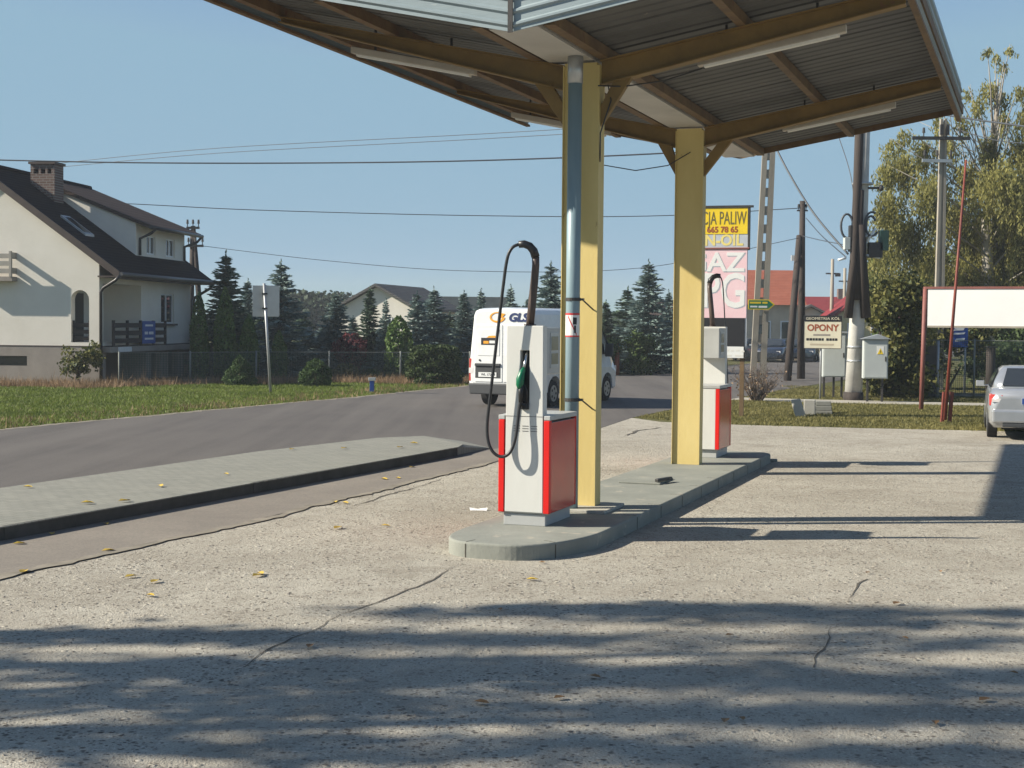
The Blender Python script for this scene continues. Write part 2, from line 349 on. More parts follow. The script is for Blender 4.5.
M['stone'] = worn('pebbles', (0.34, 0.30, 0.25), (0.16, 0.14, 0.12), 6, 0.9)

# ------------------------------------------------------------------ builders
def tag(o, label=None, cat=None, group=None, kind=None):
    if label: o['label'] = label
    if cat: o['category'] = cat
    if group: o['group'] = group
    if kind: o['kind'] = kind
    return o

def thing(name, label, cat, loc=(0, 0, 0), rz=0.0, group=None):
    o = bpy.data.objects.new(name, None); col.objects.link(o)
    o.location = loc; o.rotation_euler = (0, 0, rz); o.empty_display_size = 0.2
    return tag(o, label, cat, group)

def link(name, me, mat, parent=None):
    o = bpy.data.objects.new(name, me); col.objects.link(o)
    for m in (mat if isinstance(mat, (list, tuple)) else [mat]): me.materials.append(m)
    if parent: o.parent = parent
    return o

class MB:
    def __init__(s): s.v, s.f, s.mi = [], [], []
    def add(s, vs, fs, mi=0):
        n = len(s.v); s.v += [tuple(p) for p in vs]; s.f += [tuple(i + n for i in f) for f in fs]; s.mi += [mi] * len(fs); return s
    def hexa(s, p, mi=0):
        return s.add(p, [(0, 3, 2, 1), (4, 5, 6, 7), (0, 1, 5, 4), (1, 2, 6, 5), (2, 3, 7, 6), (3, 0, 4, 7)], mi)
    def box(s, x0, x1, y0, y1, z0, z1, mi=0):
        return s.hexa([(x0, y0, z0), (x1, y0, z0), (x1, y1, z0), (x0, y1, z0), (x0, y0, z1), (x1, y0, z1), (x1, y1, z1), (x0, y1, z1)], mi)
    def bar(s, p, q, wd, h, up=(0, 0, 1), mi=0):
        p, q = Vector(p), Vector(q); d = (q - p).normalized(); up = Vector(up)
        sd_ = d.cross(up).normalized(); u = sd_.cross(d).normalized()
        a, b = sd_ * wd / 2, u * h / 2
        return s.hexa([p - a - b, p + a - b, q + a - b, q - a - b, p - a + b, p + a + b, q + a + b, q - a + b], mi)
    def tube(s, pts, r, n=10, mi=0):
        pts = [Vector(p) for p in pts]; k = len(pts); rs = r if isinstance(r, (list, tuple)) else [r] * k
        rings = []; ref = None
        for i in range(k):
            d = (pts[min(i + 1, k - 1)] - pts[max(i - 1, 0)]).normalized()
            if ref is None:
                ref = d.cross(Vector((0, 0, 1)));
                if ref.length < 1e-3: ref = d.cross(Vector((0, 1, 0)))
            ref = (ref - d * ref.dot(d)).normalized(); b = d.cross(ref)
            rings.append([pts[i] + (ref * math.cos(2 * math.pi * j / n) + b * math.sin(2 * math.pi * j / n)) * rs[i] for j in range(n)])
        vs = [p for ring in rings for p in ring]; fs = []
        for i in range(k - 1):
            for j in range(n):
                a, b2 = i * n + j, i * n + (j + 1) % n
                fs.append((a, b2, b2 + n, a + n))
        fs.append(tuple(reversed(range(n)))); fs.append(tuple((k - 1) * n + j for j in range(n)))
        return s.add(vs, fs, mi)
    def prism(s, poly, a0, a1, axis='z', mi=0):
        n = len(poly)
        f = {'z': lambda p, a: (p[0], p[1], a), 'y': lambda p, a: (p[0], a, p[1]), 'x': lambda p, a: (a, p[0], p[1])}[axis]
        vs = [f(p, a0) for p in poly] + [f(p, a1) for p in poly]
        fs = [tuple(reversed(range(n))), tuple(range(n, 2 * n))] + [(i, (i + 1) % n, (i + 1) % n + n, i + n) for i in range(n)]
        return s.add(vs, fs, mi)
    def disc(s, c, r, y0, y1, n=20, axis='y', mi=0):
        return s.prism([(c[0] + r * math.cos(2 * math.pi * i / n), c[1] + r * math.sin(2 * math.pi * i / n)) for i in range(n)], y0, y1, axis, mi)
    def loft(s, rings, mi=0):
        n = len(rings[0]); vs = [p for r_ in rings for p in r_]; fs = []
        for i in range(len(rings) - 1):
            for j in range(n):
                a, b = i * n + j, i * n + (j + 1) % n
                fs.append((a, b, b + n, a + n))
        fs.append(tuple(reversed(range(n)))); fs.append(tuple((len(rings) - 1) * n + j for j in range(n)))
        return s.add(vs, fs, mi)
    def mesh(s, name):
        me = bpy.data.meshes.new(name); me.from_pydata(s.v, [], s.f); me.polygons.foreach_set('material_index', s.mi)
        bm = bmesh.new(); bm.from_mesh(me); bmesh.ops.recalc_face_normals(bm, faces=bm.faces); bm.to_mesh(me); bm.free()
        return me
    def build(s, name, mat, parent=None, smooth=False, bevel=0.0, seg=2):
        me = s.mesh(name)
        if smooth: me.polygons.foreach_set('use_smooth', [len(p.vertices) <= 4 for p in me.polygons])
        o = link(name, me, mat, parent)
        if bevel:
            b = o.modifiers.new('bevel', 'BEVEL'); b.width = bevel; b.segments = seg; b.limit_method = 'ANGLE'; b.angle_limit = R(40)
        return o

def cut(o, cutter):
    "subtract a shape from a mesh for good (the cutter is thrown away)"
    c = link('cutter', cutter.mesh('cutter'), [])
    md = o.modifiers.new('cut', 'BOOLEAN'); md.operation = 'DIFFERENCE'; md.object = c; md.solver = 'EXACT'
    par = o.parent; o.parent = None
    bpy.context.view_layer.update()
    dg = bpy.context.evaluated_depsgraph_get()
    me = bpy.data.meshes.new_from_object(o.evaluated_get(dg))
    o.modifiers.remove(md); o.data = me; o.parent = par
    bpy.data.objects.remove(c)
    return o

def lettering(s, size, mat, parent, mtx, name='lettering', width=None, extrude=0.002, shear=0.0, bold=0.0, align='CENTER'):
    cu = bpy.data.curves.new('text', 'FONT'); cu.body = s; cu.size = size; cu.align_x = align; cu.align_y = 'CENTER'
    cu.extrude = extrude; cu.shear = shear; cu.offset = bold; cu.resolution_u = 3
    t = bpy.data.objects.new('text', cu); col.objects.link(t); bpy.context.view_layer.update()
    me = bpy.data.meshes.new_from_object(t.evaluated_get(bpy.context.evaluated_depsgraph_get()))
    bpy.data.objects.remove(t)
    me.name = name; me.materials.clear()
    if width:
        xs = [v.co.x for v in me.vertices]; k = width / max(1e-6, max(xs) - min(xs))
        for v in me.vertices: v.co.x *= k
    me.transform(mtx)
    return link(name, me, mat, parent)

def face(x, y, z, rz=0.0):
    "text plane standing upright at this place, read by someone looking along +Y turned by rz"
    return Matrix.Translation((x, y, z)) @ Matrix.Rotation(rz, 4, 'Z') @ Matrix.Rotation(R(90), 4, 'X')

def copy_tree(o, parent=None):
    c = o.copy(); col.objects.link(c)
    if parent: c.parent = parent
    for ch in [x for x in o.children]: copy_tree(ch, c)
    return c

def leaf_mesh(name, C, size, elong=1.5, dirs=None, jitter=0.5, sizes=None):
    C = np.asarray(C, float); n = len(C)
    a = rng.normal(size=(n, 3))
    if dirs is not None: a = np.asarray(dirs) + a * jitter
    a /= np.linalg.norm(a, axis=1, keepdims=True) + 1e-9
    b = np.cross(a, rng.normal(size=(n, 3))); b /= np.linalg.norm(b, axis=1, keepdims=True) + 1e-9
    s = (sizes if sizes is not None else size * rng.uniform(0.6, 1.3, n))[:, None]
    V = np.stack([C - a * s * elong / 2, C + b * s / 2, C + a * s * elong / 2, C - b * s / 2], 1).reshape(-1, 3)
    me = bpy.data.meshes.new(name)
    me.vertices.add(4 * n); me.vertices.foreach_set('co', V.ravel())
    me.loops.add(4 * n); me.loops.foreach_set('vertex_index', np.arange(4 * n, dtype=np.int32))
    me.polygons.add(n); me.polygons.foreach_set('loop_start', np.arange(0, 4 * n, 4, dtype=np.int32))
    me.update(calc_edges=True)
    return me

def blades(name, P, h, wd, lean=0.35, per=4, spread=0.05):
    P = np.repeat(np.asarray(P, float), per, axis=0); n = len(P)
    P = P + np.c_[rng.normal(0, spread, (n, 2)), np.zeros(n)]
    ang = rng.uniform(0, 2 * np.pi, n); d = np.c_[np.cos(ang), np.sin(ang), np.zeros(n)]
    ln = np.c_[rng.normal(0, lean, (n, 2)), np.ones(n)]
    hh = np.repeat(np.asarray(h, float), per) if np.ndim(h) else np.full(n, h)
    hh = (hh * rng.uniform(0.5, 1.3, n))[:, None]
    V = np.stack([P - d * wd / 2, P + d * wd / 2, P + ln * hh], 1).reshape(-1, 3)
    me = bpy.data.meshes.new(name)
    me.vertices.add(3 * n); me.vertices.foreach_set('co', V.ravel())
    me.loops.add(3 * n); me.loops.foreach_set('vertex_index', np.arange(3 * n, dtype=np.int32))
    me.polygons.add(n); me.polygons.foreach_set('loop_start', np.arange(0, 3 * n, 3, dtype=np.int32))
    me.update(calc_edges=True)
    return me

def sheet(name, pts, z, mat, kind='structure'):
    me = bpy.data.meshes.new(name); me.from_pydata([(p[0], p[1], z) for p in pts], [], [tuple(range(len(pts)))])
    bm = bmesh.new(); bm.from_mesh(me); bmesh.ops.recalc_face_normals(bm, faces=bm.faces)
    for f in bm.faces:
        if f.normal.z < 0: f.normal_flip()
    bmesh.ops.triangulate(bm, faces=bm.faces); bm.to_mesh(me); bm.free()
    return tag(link(name, me, mat), kind=kind)

# ------------------------------------------------------------------ ground, road, yard
gl = sheet('ground', [(-515, -55), (515, -55), (515, 815), (-515, 815)], 0.0, M['field'])
U22 = Vector((0.3746, 0.9272, 0))
road_left = [(-33.0, -30), (-16.0, 13), (-9.96, 28.18), (-8.31, 32.35), (-6.6, 36.5), (-4.62, 41.3), (-1.45, 50.0), (4.08, 60.5), (7.46, 67.6), (40.2, 150), (105, 310)]
edge_r = [(-24, -33), (-9.0, -0.2), (-4.22, 11.9), (-2.79, 15.42), (-1.0, 20.24), (-0.25, 22.35), (2.78, 33.5), (4.02, 36.8), (9.6, 50), (14.0, 60), (49.5, 150), (115, 308)]
sheet('road', road_left + edge_r[::-1], 0.008, M['asphalt'])
sheet('yard', [(-24, -33.01), (-9.0, -0.2), (-4.22, 11.9), (-2.79, 15.42), (-1.0, 20.24), (-0.25, 22.35), (2.78, 33.5), (3.3, 32.2), (4.96, 31.45), (7.4, 30.75), (9.9, 30.26), (20, 28.6), (60, 24), (60, -33)], 0.004, M['yard'])
strip_in = [(-9.9, 0.0), (-4.98, 13.97), (-3.24, 17.93), (-0.82, 23.14), (-0.35, 24.6), (0.5, 26.5)]
strip_out = [(-9.03, -0.2), (-4.26, 11.9), (-2.83, 15.42), (-1.04, 20.24), (-0.29, 22.35), (0.9, 26.4)]
sheet('roadside_strip', strip_in + strip_out[::-1], 0.012, M['strip'])
# footpath across the verge
sheet('path', [(5.9, 42.3), (8.4, 41.0), (12, 40.2), (24, 38.0), (24, 39.4), (12, 41.8), (8.6, 42.8), (6.2, 43.8)], 0.006, M['path'])

def ribbon(name, pts, wd, z, mat, wob=0.3, parent=None, kind=None):
    mb = MB(); P = []
    pts = [Vector((p[0], p[1], 0)) for p in pts]
    for a, b in zip(pts, pts[1:]):
        k = max(2, int((b - a).length / 0.12))
        P += [a.lerp(b, i / k) for i in range(k)]
    P.append(pts[-1]); vs = []
    off = 0.0
    for i, p in enumerate(P):
        d = (P[min(i + 1, len(P) - 1)] - P[max(0, i - 1)]).normalized(); nn = Vector((-d.y, d.x, 0))
        off = off * 0.8 + random.gauss(0, wd * wob)
        hw = wd * random.uniform(0.25, 0.6) * (1.0 if wd > 0.1 else max(0.02, min(1.2, 0.55 + 0.9 * math.sin(i * 0.23 + len(P)) * math.sin(i * 0.071 + 1.3))))
        vs += [tuple(p + nn * (off + hw) + Vector((0, 0, z))), tuple(p + nn * (off - hw) + Vector((0, 0, z)))]
    mb.add(vs, [(2 * i, 2 * i + 1, 2 * i + 3, 2 * i + 2) for i in range(len(P) - 1)])
    o = mb.build(name, mat, parent)
    return tag(o, kind=kind) if kind else o

ribbon('yard_joint', [(-9.05, -0.3), (-4.24, 11.9), (-2.81, 15.42), (-1.02, 20.24), (-0.3, 22.35)], 0.14, 0.016, M['joint'], 0.10, kind='structure')
ribbon('yard_crack', [gp(458, 563), gp(420, 585), gp(330, 622), gp(235, 672), gp(120, 700)], 0.022, 0.0085, M['crack'], 0.6, kind='structure')
ribbon('yard_crack', [gp(868, 580), gp(848, 605), gp(826, 638), gp(806, 668)], 0.018, 0.0085, M['crack'], 0.7, kind='structure')
ribbon('yard_crack', [gp(340, 512), gp(385, 497), gp(440, 480)], 0.03, 0.0085, M['crack'], 0.5, kind='structure')
ribbon('yard_crack', [gp(610, 440), gp(640, 431), gp(662, 428)], 0.08, 0.0105, M['crack'], 0.3, kind='structure')
ribbon('road_shoulder', road_left[1:9], 0.25, 0.013, M['joint'], 0.1, kind='structure')

# raised pavement between road and yard
pk = [(-11.2, 0.0), (-4.96, 14.0), (-3.26, 18.0), (-0.92, 23.5)]
pr = [(-13.0, 1.5), (-6.12, 17.1), (-5.18, 19.3), (-3.95, 22.3), (-2.35, 25.2), (-1.55, 25.75)]
mb = MB(); mb.prism([(x + 0.06, y - 0.025) for x, y in pk] + [(-0.8, 24.0)] + pr[::-1], 0.134, 0.149); mb.prism(pk + [(-0.85, 23.9)] + [(x + 0.02, y) for x, y in pr[::-1]], -0.05, 0.1335)
pav = mb.build('pavement', M['pavers'], bevel=0.012); tag(pav, kind='structure')
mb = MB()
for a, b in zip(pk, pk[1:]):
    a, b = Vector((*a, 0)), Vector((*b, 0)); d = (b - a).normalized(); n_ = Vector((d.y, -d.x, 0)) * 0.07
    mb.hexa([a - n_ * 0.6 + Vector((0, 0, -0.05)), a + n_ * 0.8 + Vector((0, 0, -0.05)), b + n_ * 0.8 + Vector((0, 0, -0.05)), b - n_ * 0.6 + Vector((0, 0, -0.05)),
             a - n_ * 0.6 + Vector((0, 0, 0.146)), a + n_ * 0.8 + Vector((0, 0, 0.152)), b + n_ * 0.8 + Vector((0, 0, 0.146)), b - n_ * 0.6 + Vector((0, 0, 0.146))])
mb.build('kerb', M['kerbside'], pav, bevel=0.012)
mb = MB()   # ramp at its far end
mb.add([(-0.92, 23.5, 0.148), (-0.8, 24.0, 0.146), (-1.55, 25.75, 0.146), (-0.35, 24.9, 0.013), (-0.9, 26.3, 0.013), (-0.92, 23.5, -0.02), (-1.55, 25.75, -0.02)],
       [(0, 1, 3), (1, 2, 4, 3), (0, 3, 5), (2, 6, 4), (5, 3, 4, 6)])
mb.build('ramp', M['pavers'], pav)

# ------------------------------------------------------------------ pump island
ISL = Vector((0.75, 15.8, 0)); RZ = R(-20)
isl = thing('pump_island', 'raised grey-green concrete kerbed island carrying the pumps and the yellow columns', 'island', ISL, RZ)
out = [(-0.55, 7.6)] + [(0.09 - 0.67 * math.copysign(abs(math.cos(R(a_))) ** (0.55 if a_ < 90 else 0.9), math.cos(R(a_))), -1.9 - 0.93 * math.sin(R(a_)) ** 0.8) for a_ in range(0, 181, 4)]
out = [(x, y) if x < 0.1 else (x, y + 0.35 * ((x - 0.1) / 0.66) ** 3) for x, y in out]
out += [(0.76, 7.3)] + [(0.46 + 0.30 * math.cos(R(a_)), 7.58 + 0.30 * math.sin(R(a_))) for a_ in range(0, 91, 10)] + [(-0.35 - 0.2 * math.sin(R(a_)), 7.68 + 0.2 * math.cos(R(a_))) for a_ in range(0, 91, 15)]
mb = MB(); mb.prism(out, -0.05, 0.15); mb.build('slab', M['island'], isl, bevel=0.022, seg=3)
mb = MB(); mb.box(-0.22, 0.42, -0.46, 0.32, 0.148, 0.185); mb.build('column_pad', M['pad'], isl, bevel=0.008)
for (jx, jy, jn) in [(out[k][0], out[k][1], k) for k in (20, 34)] + [(0.76, yy, None) for yy in (-0.4, 0.62, 1.64, 2.66, 3.68, 4.7, 5.72, 6.74)]:
    if jn: dx, dy = out[jn + 1][0] - out[jn - 1][0], out[jn + 1][1] - out[jn - 1][1]; ln_ = math.hypot(dx, dy); nx, ny = dy / ln_, -dx / ln_
    else: nx, ny = 1.0, 0.0
    mb = MB(); mb.bar((jx + nx * 0.001, jy + ny * 0.001, 0.0), (jx + nx * 0.001, jy + ny * 0.001, 0.132), 0.009, 0.006, up=(nx, ny, 0)); mb.build('joint', M['crack'], isl)
    mb = MB(); mb.bar((jx - nx * 0.015, jy - ny * 0.015, 0.1505), (jx - nx * 0.15, jy - ny * 0.15, 0.1505), 0.008, 0.003); mb.build('joint', M['crack'], isl)
lid = thing('inspection_lid', 'flat square metal lid with dark lifting bar set on the island between columns', 'lid', ISL, RZ)
mb = MB(); mb.box(-0.28, 0.26, 2.55, 3.25, 0.151, 0.172); mb.build('plate', M['islandside'], lid, bevel=0.006)
mb = MB(); mb.bar((0.2, 2.6, 0.20), (0.3, 2.95, 0.20), 0.05, 0.04); mb.build('lifting_bar', M['darksteel'], lid, bevel=0.006)

# ------------------------------------------------------------------ canopy on two columns
can = thing('fuel_canopy', 'yellow steel canopy with upswept corrugated roof wings standing on two columns over the pumps', 'canopy', ISL, RZ)
W0, T0, T1 = -0.12, -1.95, 9.25
def zr(w): d = w - W0; return 5.06 + (0.215 * -d if d < 0 else 0.175 * d)
WL, WR = -3.86, 3.36
def roof_sheet(wa, wb, name):
    mb = MB(); ts = []; t = T0
    while t < T1 - 0.01: q_ = 0.07 if int(round((t - T0) / 0.24)) % 4 == 0 else 0.014; ts += [(t, 0.0), (t + 0.15, 0.0), (t + 0.17, q_), (t + 0.22, q_), (t + 0.24, 0.0)]; t += 0.24
    vs = []; k = 5
    for tt, h in ts:
        for i in range(k): w_ = wa + (wb - wa) * i / (k - 1); vs.append((w_, min(tt, T1), zr(w_) + h))
    fs = [(a * k + i, a * k + i + 1, (a + 1) * k + i + 1, (a + 1) * k + i) for a in range(len(ts) - 1) for i in range(k - 1)]
    mb.add(vs, fs); o = mb.build(name, M['sheet'], can)
    sm = o.modifiers.new('thickness', 'SOLIDIFY'); sm.thickness = 0.004
    # overlap seams of the sheets
    return o
roof_sheet(WL, W0 - 0.2, 'roof_sheet'); roof_sheet(W0 + 0.2, WR, 'roof_sheet')
mb = MB()      # valley gutter
mb.box(W0 - 0.25, W0 + 0.25, T0 + 0.03, T1 - 0.02, 4.985, 5.0)
mb.box(W0 - 0.25, W0 - 0.235, T0 + 0.03, T1 - 0.02, 5.001, 5.16); mb.box(W0 + 0.235, W0 + 0.25, T0 + 0.03, T1 - 0.02, 5.001, 5.13)
mb.build('valley_gutter', M['gutter'], can)
for d, wd in ((-3.6, 0.07), (-2.1, 0.07), (-0.38, 0.09), (0.37, 0.09), (1.85, 0.07), (3.55, 0.07)):
    w_ = W0 + d; z = zr(w_); mb = MB()
    mb.box(w_ - wd / 2, w_ + wd / 2, T0 + 0.05, T1 - 0.04, z - 0.115, z - 0.012)
    mb.box(w_ - wd / 2 - 0.025, w_ + wd / 2, T0 + 0.05, T1 - 0.04, z - 0.128, z - 0.1155)
    mb.build('purlin', M['purlin'], can)
def beam(t, wa, wb, ha, hb):
    mb = MB()
    def quadlet(y0, y1, zt, zb):   # zt/zb functions of w
        a, b = (wa, wb) if wa < wb else (wb, wa)
        mb.hexa([(a, y0, zb(a)), (b, y0, zb(b)), (b, y1, zb(b)), (a, y1, zb(a)), (a, y0, zt(a)), (b, y0, zt(b)), (b, y1, zt(b)), (a, y1, zt(a))])
    def hh(w_): k = (w_ - wa) / (wb - wa); return ha + (hb - ha) * k
    top = lambda w_: zr(w_) - 0.13
    quadlet(t - 0.075, t + 0.075, lambda q: top(q), lambda q: top(q) - 0.014)
    quadlet(t - 0.008, t + 0.008, lambda q: top(q) - 0.0145, lambda q: top(q) - hh(q) + 0.0145)
    quadlet(t - 0.075, t + 0.075, lambda q: top(q) - hh(q) + 0.014, lambda q: top(q) - hh(q))
    mb.build('beam', M['beam'], can)
for t in (0.0, 5.42):
    beam(t, -0.2 if t == 0 else -0.271, WL + 0.16, 0.27, 0.07); beam(t, 0.2 if t == 0 else 0.131, WR + 0.0, 0.27, 0.17)
    mb = MB()
    mb.box(-0.191, 0.17, t - 0.085, t + 0.085, 0.186 if t == 0 else 0.151, 4.96)
    mb.box(-0.2, -0.192, t - 0.12, t + 0.12, 0.187 if t == 0 else 0.152, 4.93)
    mb.box(0.171, 0.2, t - 0.088, t + 0.12, 0.187 if t == 0 else 0.152, 4.93)
    if t > 0: mb.v = [(x - 0.07, y, z) for x, y, z in mb.v]
    mb.build('column', M['yellow'], can)
    for s in (-1, 1):
        mb = MB(); zb = zr(s * 0.62) - 0.43
        zb = zr(s * 0.42) - 0.42; o_ = -0.07 if t > 0 else 0.0; mb.prism([(o_ + s * 0.201, 4.28), (o_ + s * 0.201, 4.5), (s * 0.36, zb + 0.06), (s * 0.56, zb + 0.08)][::1 if s > 0 else -1], t - 0.04, t + 0.04, 'y'); mb.build('knee_brace', M['beam'], can, bevel=0.004)
        mb = MB(); wa, wb = (1.2, 2.75) if s > 0 else (-2.9, -1.35)
        y = t + 0.24
        def zz(w_): return zr(w_) - 0.33
        mb.hexa([(wa, y - 0.05, zz(wa) - 0.05), (wb, y - 0.05, zz(wb) - 0.05), (wb, y + 0.05, zz(wb) - 0.05), (wa, y + 0.05, zz(wa) - 0.05),
                 (wa, y - 0.04, zz(wa) + 0.03), (wb, y - 0.04, zz(wb) + 0.03), (wb, y + 0.04, zz(wb) + 0.03), (wa, y + 0.04, zz(wa) + 0.03)])
        lf = mb.build('lamp_fixture', M['fixture'], can, bevel=0.008)
        mb = MB(); e = 0.07 * (1 if wb > wa else -1)
        mb.hexa([(wa + e, y - 0.038, zz(wa + e) - 0.075), (wb - e, y - 0.038, zz(wb - e) - 0.075), (wb - e, y + 0.038, zz(wb - e) - 0.075), (wa + e, y + 0.038, zz(wa + e) - 0.075),
                 (wa + e, y - 0.045, zz(wa + e) - 0.051), (wb - e, y - 0.045, zz(wb - e) - 0.051), (wb - e, y + 0.045, zz(wb - e) - 0.051), (wa + e, y + 0.045, zz(wa + e) - 0.051)])
        mb.build('diffuser', M['tube'], lf)
        for q in (wa + 0.3, wb - 0.3): MB().box(q - 0.012, q + 0.012, y - 0.01, y + 0.01, zz(q) + 0.031, zr(q) - 0.005).build('hanger', M['darksteel'], lf)
def fascia_end(t, sgn, wa, wb, lo, hi, mat, name):
    prof = [(0, lo)]; z = lo + 0.035
    while z < hi - 0.06: prof += [(0, z), (-0.022, z + 0.02), (-0.022, z + 0.04), (0, z + 0.06)]; z += 0.125
    prof += [(0, hi), (0.012, hi), (0.012, lo)]
    rings = []
    for w_ in (wa, wb): rings.append([(w_, t + sgn * p[0], zr(w_) + p[1]) for p in prof])
    MB().loft(rings).build(name, mat, can)
fascia_end(T0 - 0.02, 1, W0 - 0.003, WL - 0.05, -0.12, 0.42, M['fascia'], 'fascia'); fascia_end(T0 - 0.02, 1, W0 + 0.003, WR + 0.05, -0.12, 0.42, M['fascia'], 'fascia')
mb = MB(); mb.bar((W0, T0 - 0.05, zr(W0) - 0.13), (W0, T0 - 0.05, zr(W0) + 0.44), 0.05, 0.012, up=(0, 1, 0)); mb.build('fascia_joint', M['darksteel'], can)
fascia_end(T1 + 0.02, -1, W0 - 0.003, WL - 0.05, -0.10, 0.32, M['purlin'], 'fascia'); fascia_end(T1 + 0.02, -1, W0 + 0.003, WR + 0.05, -0.10, 0.32, M['purlin'], 'fascia')
for w_, s in ((WL - 0.06, -1), (WR + 0.06, 1)):
    prof = [(0, -0.20)]; z = -0.16
    while z < 0.28: prof += [(0, z), (s * 0.022, z + 0.02), (s * 0.022, z + 0.04), (0, z + 0.06)]; z += 0.125
    prof += [(0, 0.36), (-s * 0.012, 0.36), (-s * 0.012, -0.20)]
    MB().loft([[(w_ + p[0], t, zr(w_) + p[1]) for p in prof] for t in (T0 - 0.03, T1 + 0.03)]).build('fascia', M['fascia'], can)
    mb = MB(); mb.box(w_ - s * 0.02 - 0.035, w_ - s * 0.02 + 0.035, T0, T1, zr(w_) - 0.24, zr(w_) - 0.205); mb.build('edge_angle', M['purlin'], can)
# drainpipe with clamps and a warning label
pipe_x, pipe_y = 0.008, -0.335
mb = MB(); mb.tube([(pipe_x, pipe_y, 0.16), (pipe_x, pipe_y, 4.72)], 0.075, 18); dp = mb.build('drainpipe', M['pipe'], can, smooth=True)
mb = MB(); mb.tube([(pipe_x, pipe_y, 4.70), (pipe_x, pipe_y, 4.984)], 0.082, 18); mb.build('pipe_collar', M['zinc'], dp, smooth=True)
for z in (1.33, 2.40):
    mb = MB(); mb.tube([(pipe_x, pipe_y, z), (pipe_x, pipe_y, z + 0.035)], 0.082, 18); mb.box(pipe_x + 0.07, pipe_x + 0.115, pipe_y - 0.02, pipe_y + 0.04, z + 0.005, z + 0.03)
    mb.bar((pipe_x + 0.09, pipe_y + 0.03, z + 0.02), (0.16, -0.0865, z - 0.09), 0.012, 0.012)
    mb.build('pipe_clamp', M['darksteel'], dp)
def wrap(r, a0, a1, z0, z1, n=10):
    vs = []
    for i in range(n + 1):
        a = a0 + (a1 - a0) * i / n; vs += [(pipe_x + r * math.sin(a), pipe_y - r * math.cos(a), z0), (pipe_x + r * math.sin(a), pipe_y - r * math.cos(a), z1)]
    return MB().add(vs, [(2 * i, 2 * i + 2, 2 * i + 3, 2 * i + 1) for i in range(n)])
lb = wrap(0.0775, R(-85), R(85), 2.02, 2.27).build('warning_label', M['white'], dp)
wrap(0.0785, R(-85), R(85), 2.25, 2.272).build('label_border', M['signred'], lb); wrap(0.0785, R(-85), R(85), 2.018, 2.034).build('label_border', M['signred'], lb)
mb = MB(); vs = []
for i in range(9):
    a = R(-25) + R(75) * i / 8; z = 2.24 - 0.2 * i / 8; r_ = 0.0788
    vs += [(pipe_x + r_ * math.sin(a), pipe_y - r_ * math.cos(a), z - 0.013), (pipe_x + r_ * math.sin(a), pipe_y - r_ * math.cos(a), z + 0.013)]
mb.add(vs, [(2 * i, 2 * i + 2, 2 * i + 3, 2 * i + 1) for i in range(8)]); mb.build('label_bar', M['signred'], lb)
wrap(0.0789, R(18), R(50), 2.15, 2.225, 4).build('label_symbol', M['signblack'], lb); wrap(0.0789, R(28), R(44), 2.06, 2.14, 4).build('label_symbol', M['signblack'], lb)
for cpts in ([(-0.05, 5.3, 4.62), (-0.35, 5.2, 4.43), (-0.8, 5.1, 4.36), (-1.3, 5.0, 4.45), (-1.7, 4.9, 4.85)], [(0.21, 0.1, 4.9), (0.32, -0.05, 4.55), (0.22, -0.1, 4.2), (0.205, -0.05, 3.9)],
             [(1.3, 0.0, zr(1.3) - 0.46), (0.9, -0.02, zr(0.9) - 0.5), (0.45, -0.02, zr(0.5) - 0.47), (0.2, -0.14, 4.7)]):
    mb = MB(); mb.tube(cpts, 0.008, 6); mb.build('cable', M['rubber'], can)

